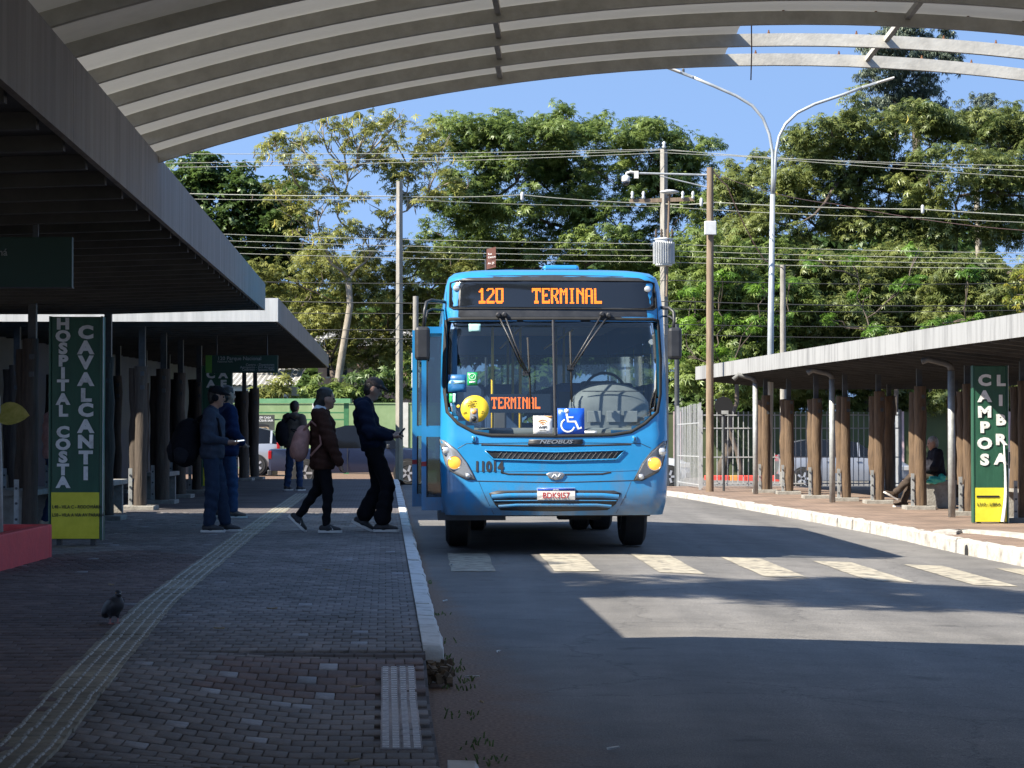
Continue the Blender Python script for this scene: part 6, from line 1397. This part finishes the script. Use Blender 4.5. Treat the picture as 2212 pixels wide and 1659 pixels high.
def tree(label, xb, d_, blobs, dens, size, mat, style, fork, bark, rt=.28, seed=0, branches=2, depth=2.2, tone=(0, 1), name='tree', pods=0, fill=.55):
    """blobs in picture units at distance d_ (+ per-blob depth shift); real crown volumes round them"""
    k = d_ / FPX; base = P(xb, 900, d_); zb = zroad(max(-20, min(20, base.x)), d_); g = np.random.default_rng(seed + 50)
    r = empty(name, (base.x, d_, zb - .1), label, 'tree')
    pads = []
    for i, b in enumerate(blobs):
        x, y, rx, ry = b[:4]; dd = d_ + (b[4] if len(b) > 4 else g.uniform(-depth, depth)); c = P(x, y, dd); pads.append(((c.x, dd, c.z), (rx * k * 1.1, max(rx * k * .8, 1.0), ry * k * 1.2)))
    cloud('crown', pads, dens * 1.7, size * .61, mat, style, r, seed, tone, fill=fill)
    F_ = P(fork[0], fork[1], d_); m = MB()
    tp = [Vector((base.x, d_, zb - .15)).lerp(F_, i / 7) + Vector((.35 * math.sin(i * .9 + seed) * (1 - abs(i / 3.5 - 1)) + g.normal(0, .05), g.normal(0, .08), 0)) * (1 if 0 < i < 7 else 0) for i in range(8)]; m.tube(tp, [rt * lerp(1.2, .75, i / 7) * g.uniform(.9, 1.1) for i in range(8)], 10); tr_ = m.build('trunk', bark, r, smooth=True)
    nodes = [F_.copy()]
    for (c, rr) in sorted(pads, key=lambda p: (Vector(p[0]) - F_).length):
        c = Vector(c); dF = (c - F_).length
        s0 = min((p for p in nodes if (p - F_).length < dF * .75 + .01), key=lambda p: (p - c).length + .25 * (p - F_).length * 0 + (1.5 if p.z > c.z + .3 else 0))
        d0 = (c - s0).length; mid = s0.lerp(c, .5) + Vector((g.normal(0, .14 * d0), g.normal(0, .14 * d0), -.10 * d0 + g.normal(0, .06 * d0)))
        n = max(4, int(d0 * 1.6)); pts = []
        for i in range(n + 1): t = i / n; p = s0.lerp(mid, t).lerp(mid.lerp(c, t), t); pts.append(p + (Vector((g.normal(0, .07), g.normal(0, .07), g.normal(0, .05))) if 0 < i else Vector((0, 0, 0))))
        ra = min(rt * .6, .035 + .02 * d0) if (s0 - F_).length < .01 else min(rt * .32, .025 + .016 * d0)
        MB().tube(pts, [lerp(ra, .018, (i / n) ** .8) for i in range(n + 1)], 7).build('limb', bark, r, smooth=True); nodes += pts[1:]
        for q in range(branches):
            e = c + Vector((g.uniform(-1, 1) * rr[0], g.uniform(-1, 1) * rr[1], g.uniform(-.3, 1.0) * rr[2])); s_ = pts[max(1, int(n * g.uniform(.45, .9)))]
            MB().tube([s_, s_.lerp(e, .4) + Vector((g.normal(0, .1), 0, .12)), s_.lerp(e, .75) + Vector((g.normal(0, .1), 0, .05)), e], [.028, .022, .014, .006], 5).build('branch', bark, r, smooth=True)
    for i in range(pods):
        c, rr = pads[g.integers(len(pads))]; p = Vector(c) + Vector((g.uniform(-1, 1) * rr[0], -rr[1] * g.uniform(.3, 1), -rr[2] * g.uniform(-.6, .8))); l_ = g.uniform(.25, .45)
        MB().tube([p, p + Vector((.03, 0, -l_ * .5)), p + Vector((g.uniform(-.1, .1), 0, -l_))], [.012, .03, .01], 5).build('pod', M('pod_yellow', (.45, .36, .05), rough=.6) if g.uniform() < .5 else m_barkd, r)
    return r
tree('dense dark green tree behind the left end of the arched canopy', 440, 106, [(330,420,90,70),(400,380,80,60),(470,440,100,70),(560,450,80,60),(610,430,50,60),(430,520,110,70),(540,540,100,70),(600,520,60,60),(480,620,110,60),(600,620,70,60),(350,540,90,70),(540,690,110,60),(640,470,30,40)], 46, .42, lf_dark, 'broad', (470, 640), m_barkd, .3, 1, 1)
tree('open crowned yellowish tree with hanging pods between shelter and bus', 738, 97, [(640,300,55,34),(700,265,40,22),(725,290,55,34),(800,268,62,30),(850,300,40,30),(905,310,55,32),(950,330,45,40),(600,345,45,26),(690,365,65,28),(800,345,60,26),(880,375,70,28),(640,470,50,34),(590,420,40,22),(690,520,60,34),(900,430,60,22),(960,390,50,30),(830,450,40,18),(740,430,50,24),(820,520,50,26),(700,440,44,24),(860,260,30,20),(760,500,40,26),(650,410,50,24)], 27, .40, lf_yel, 'feather', (752, 600), m_bark, .17, 2, 3, 1.6, pods=60, fill=.22)
tree('lower yellow green tree at the foot of the open crowned tree', 700, 100, [(620,600,80,40),(700,580,80,34),(790,575,70,34),(640,680,90,44),(740,660,90,40),(840,610,70,40),(860,690,70,50),(700,740,100,40),(820,760,90,44),(600,760,70,40),(900,560,70,36),(960,590,70,40),(930,660,60,40)], 44, .40, lf_yel, 'feather', (720, 800), m_barkd, .2, 3, 1, 2.0, (0, .85), pods=20)
tree('broad layered green tree rising behind the bus', 1180, 103, [(1010,300,80,44),(1070,290,80,40),(1150,290,90,36),(1240,272,90,34),(1330,285,90,34),(1420,300,80,32),(1490,325,70,38),(1040,370,90,44),(1140,360,110,44),(1260,350,120,44),(1380,370,110,44),(1480,400,80,44),(1010,440,80,40),(1100,450,100,46),(1220,450,120,50),(1350,460,110,46),(1040,520,100,40),(1150,540,110,44),(1280,550,120,50),(1390,550,90,50),(1000,580,90,40),(930,500,40,30),(1520,470,60,50)], 42, .42, lf_mid, 'feather', (1230, 620), m_barkd, .45, 4, 2, 2.8)
tree('huge spreading olive green tree filling the right background', 2010, 100, [(1640,370,70,34),(1720,340,80,40),(1790,300,80,34),(1860,275,90,34),(1950,265,90,32),(2050,270,90,34),(2140,285,90,40),(2230,300,80,50),(1600,420,60,34),(1690,430,100,44),(1810,390,120,50),(1940,360,130,50),(2080,370,130,50),(2200,400,110,54),(1640,510,100,44),(1770,490,120,46),(1920,470,130,50),(2070,470,130,50),(2210,500,100,50),(2290,400,80,80)], 42, .44, lf_olive, 'feather', (2020, 620), m_barkd, .55, 5, 2, 3.0, pods=14)
tree('bright leaved tree just behind the transformer and timber poles', 1560, 92, [(1470,560,60,40),(1540,540,80,40),(1630,570,80,44),(1490,640,80,50),(1580,640,90,50),(1670,650,80,50),(1500,730,90,50),(1600,740,90,50),(1690,740,70,44),(1480,800,80,40),(1580,820,90,40)], 44, .46, lf_mid, 'feather', (1570, 790), m_barkd, .2, 6, 1, 1.8, (.1, 1))
tree('feathery green tree hanging over the low shelter roof', 1870, 94, [(1750,590,90,40),(1850,580,90,40),(1960,580,100,40),(2070,590,90,40),(2170,600,80,44),(1760,670,90,44),(1860,680,100,44),(1980,670,100,44),(2100,660,90,44),(1780,750,90,40),(1900,760,100,40),(2020,760,100,44),(2140,740,90,44),(2240,660,80,60),(1750,830,90,36),(1880,840,100,34),(2010,830,100,40),(2140,830,100,40)], 42, .44, lf_olive, 'feather', (1900, 800), m_barkd, .25, 7, 1, 2.0, (0, 1))
# light tufts of fresh leaves on the two right trees' fronts
tree('young tree with fresh lime green fronds between the poles', 1600, 87, [(1500,625,34,14),(1555,600,30,12),(1620,700,34,14),(1480,700,30,12),(1540,755,36,14),(1650,620,26,12),(1590,790,30,12),(1465,770,26,12),(1690,690,24,12),(1555,690,24,10),(1705,610,24,10)], 40, .44, lf_bright, 'feather', (1590, 800), m_barkd, .10, 8, 1, 1.2)
tree('slender tree with lime green tips in front of the low shelter trees', 1930, 88, [(1760,560,26,10),(1850,640,30,12),(1960,610,30,12),(2030,700,34,14),(1890,720,30,12),(1790,690,26,10),(2110,690,28,12),(1980,540,24,10),(2090,590,26,10),(1840,560,22,9)], 36, .42, lf_bright, 'feather', (1930, 790), m_barkd, .10, 9, 1, 1.2, (0, .8))
tree('tall bluish eucalyptus crown above the right hand trees', 1985, 128, [(1990,70,60,30),(1950,110,70,34),(2020,130,50,34),(1900,170,50,30),(1960,180,70,34),(1870,220,40,26),(1930,230,60,26),(2010,210,40,30),(1990,20,40,30),(1890,110,36,22)], 44, .46, lf_euc, 'droop', (1978, 250), m_barkd, .3, 10, 2, 1.6)
tree('small pale eucalyptus top at the right behind the spreading tree', 2110, 124, [(2090,245,40,24),(2130,225,34,20),(2160,260,40,22),(2050,265,36,18),(2180,290,40,22)], 40, .44, lf_euc, 'droop', (2110, 300), m_bark, .2, 11, 1, 1.4, (.3, 1))
tree('yellow green mango branch reaching in at the right picture edge', 2290, 42, [(2215,610,26,26,0),(2196,650,18,16,0),(2228,670,26,26,0),(2240,600,30,40,0),(2188,600,8,14,0)], 90, .19, lf_mango, 'long', (2290, 640), m_barkd, .12, 12, 2, .4)
# shrubs behind the pale green wall and the dark wall
def shrub(label, x, y, rx, ry, d_, mat, seed, style='feather'):
    k = d_ / FPX; c = P(x, y, d_); r = empty('shrub', (c.x, d_, zroad(max(-20, min(20, c.x)), d_)), label, 'shrub')
    cloud('foliage', [((c.x, d_, c.z), (rx*k, rx*k*.7, ry*k)), ((c.x - rx*k*.4, d_, c.z - ry*k*.6), (rx*k*.7, rx*k*.6, ry*k*.7)), ((c.x + rx*k*.4, d_, c.z - ry*k*.5), (rx*k*.7, rx*k*.6, ry*k*.7))], 60, .34, mat, style, r, seed)
    for q in (-.3, .3): MB().tube([(c.x, d_, zroad(0, d_) - .1), (c.x + q*rx*k, d_ + q*.4, c.z)], [.06, .03], 6).build('stem', m_barkd, r, smooth=True)
shrub('yellow green shrub over the bus stop frame', 585, 840, 50, 24, 95, lf_yel, 21); shrub('leafy shrub above the pale wall behind the woman', 700, 835, 60, 26, 96, lf_mid, 22); shrub('dark shrub above the pale wall left of the slim pole', 815, 830, 50, 34, 96, lf_dark, 23); shrub('shrub with fresh leaves beside the bus door', 900, 800, 40, 60, 97, lf_mid, 24)
shrub('shrub behind the dark wall right of the bus', 1490, 860, 60, 34, 96, lf_dark, 25); shrub('pale leaved shrub behind the dark wall under the low shelter', 1720, 860, 70, 30, 97, lf_olive, 26); shrub('dark shrub behind the wall under the middle of the low shelter', 1900, 865, 80, 30, 97, lf_dark, 27); shrub('broad shrub behind the wall near the campos sign', 2090, 860, 90, 34, 97, lf_olive, 28)
# the wood further back reads as one mass
pads = []; g = np.random.default_rng(99)
for i in range(120):
    x = g.uniform(-200, 2500); y = g.uniform(500, 900) if x > 950 else g.uniform(640, 900); dd = g.uniform(125, 150); c = P(x, y, dd); pads.append(((c.x, dd, c.z), (g.uniform(2.4, 3.6), 2.5, g.uniform(1.2, 2))))
cloud('wood', pads, 11, .75, lf_dark, 'broad', None, 77, (0, .7)); o = bpy.data.objects['wood']; tag(o, 'dark wood closing the view behind the nearer trees', 'wood', kind='stuff')
# street tree outside the picture whose crown shades the road and the pavement
r = empty('tree', (-9.6, 14.6, .18), 'street tree standing left of the picture that dapples the road', 'tree')
cloud('crown', [((-9.2, 15, 9.2), (2.0, 1.5, 1.2)), ((-6.6, 15.1, 9.5), (2.0, 1.4, 1.1)), ((-3.9, 15.2, 9.4), (1.9, 1.3, 1.0)), ((-1.6, 15.4, 9.2), (1.7, 1.2, .9)), ((.4, 15.6, 9.0), (1.5, 1.1, .8)), ((-9.5, 21.5, 8.6), (1.6, 1.6, 1.0)), ((-11.5, 23, 8.5), (1.8, 2.0, 1.0)), ((-11, 18, 9), (1.8, 1.8, 1.0))], 26, .42, lf_mid, 'feather', r, 31)
MB().tube([(-9.6, 14.6, .1), (-9.5, 14.7, 4), (-9.0, 14.9, 7)], [.3, .25, .2], 10).build('trunk', m_barkd, r, smooth=True)
for e in ((-9.2, 15, 9), (-6.6, 15, 9.2), (-3.9, 15.2, 9.1), (-1.6, 15.4, 8.9), (.4, 15.6, 8.8), (-9.5, 21, 8.4), (-11, 18, 8.7)): MB().tube([(-9.0, 14.9, 7), Vector((-9, 14.9, 7.4)).lerp(Vector(e), .5) + Vector((0, 0, .5)), e], [.14, .08, .03], 7).build('limb', m_barkd, r, smooth=True)
# ================================================================ litter, weeds
random.seed(11)
def tuft(label, X, Y, z, n, h, seed):
    m = MB(); g = random.Random(seed)
    for i in range(n):
        a = g.uniform(0, 6.28); x, y = X + g.gauss(0, .05), Y + g.gauss(0, .08); l_ = h * g.uniform(.5, 1.2); dx, dy = math.cos(a) * l_ * .6, math.sin(a) * l_ * .6
        m.add([(x - .004, y, z), (x + .004, y, z), (x + dx*.5 + .003, y + dy*.5, z + l_*.7), (x + dx*.5 - .003, y + dy*.5, z + l_*.7), (x + dx, y + dy, z + l_*.8)], [(0, 1, 2, 3), (3, 2, 4)])
    m.build('grass_tuft', M('weed', (.05, .10, .02), (.12, .17, .05), 20, .8), None, label=label, cat='grass', kind='stuff')
for i, (x, y) in enumerate(((938, 1422), (958, 1436), (972, 1452), (985, 1490), (1004, 1550), (1028, 1612), (952, 1388), (944, 1330), (925, 1262), (1000, 1475), (1040, 1650))):
    p = G(x, y, 0); tuft('weeds along the crumbling kerb edge', p.x, p.y, .004, (26 if i < 3 else 14), .032 if i != 1 else .05, i)
lm = M('dry_leaf', (.30, .22, .12), (.45, .36, .24), 30, .8); pm_ = M('litter_white', (.7, .7, .68), rough=.7)
def scrap(name, label, cat, x, y, z, s, mat, seed):
    g = random.Random(seed); p = G(x, y, z); a = g.uniform(0, 3); m = MB(); V = []
    for q in (-1, -.33, .33, 1):
        w_ = s * .32 * (1 - .7*q*q); 
        for sg in (-1, 0, 1): V.append((p.x + math.cos(a)*q*s + -math.sin(a)*sg*w_, p.y + math.sin(a)*q*s + math.cos(a)*sg*w_, z + .004 + abs(sg)*.008 + .02*s*10*q*q*.5 * g.uniform(.2, 1)))
    m.add(V, [(i*3+k, i*3+k+1, i*3+k+4, i*3+k+3) for i in range(3) for k in range(2)]); m.build(name, mat, None, label=label, cat=cat, group='scraps lying about')
for i, (x, y, lb) in enumerate(((708, 1233, 'pale dry leaf on the pavement in front of the woman'), (588, 1317, 'tiny dry leaf right of the tactile strip near the pigeon'), (473, 1360, 'dry leaf on the pavement right of the pigeon'), (760, 1648, 'yellowish leaf at the bottom of the pavement'), (770, 1487, 'dry leaf on the ramp beside the ribbed tiles'), (1040, 1520, 'leaf lying in the dirt gutter'), (240, 1265, 'dry leaf on the pavement behind the pigeon'))): scrap('dry_leaf', lb, 'leaf', x, y, .185 if x < 900 and not (y > 1400 and x > 600) else (.02 if x > 900 else .13), .035, lm, i)
for i, (x, y, lb) in enumerate(((1077, 1410, 'white scrap of paper on the shaded asphalt'), (962, 1300, 'small white scrap on the asphalt near the kerb'), (975, 1221, 'white scrap beside the first crossing stripe'), (1020, 1465, 'white scrap lying in the gutter dirt'), (908, 1134, 'white scrap by the bus step'), (1325, 1620, 'scrap far down on the shaded asphalt'))): scrap('paper_scrap', lb, 'litter', x, y, .008, .04, pm_, 40 + i)
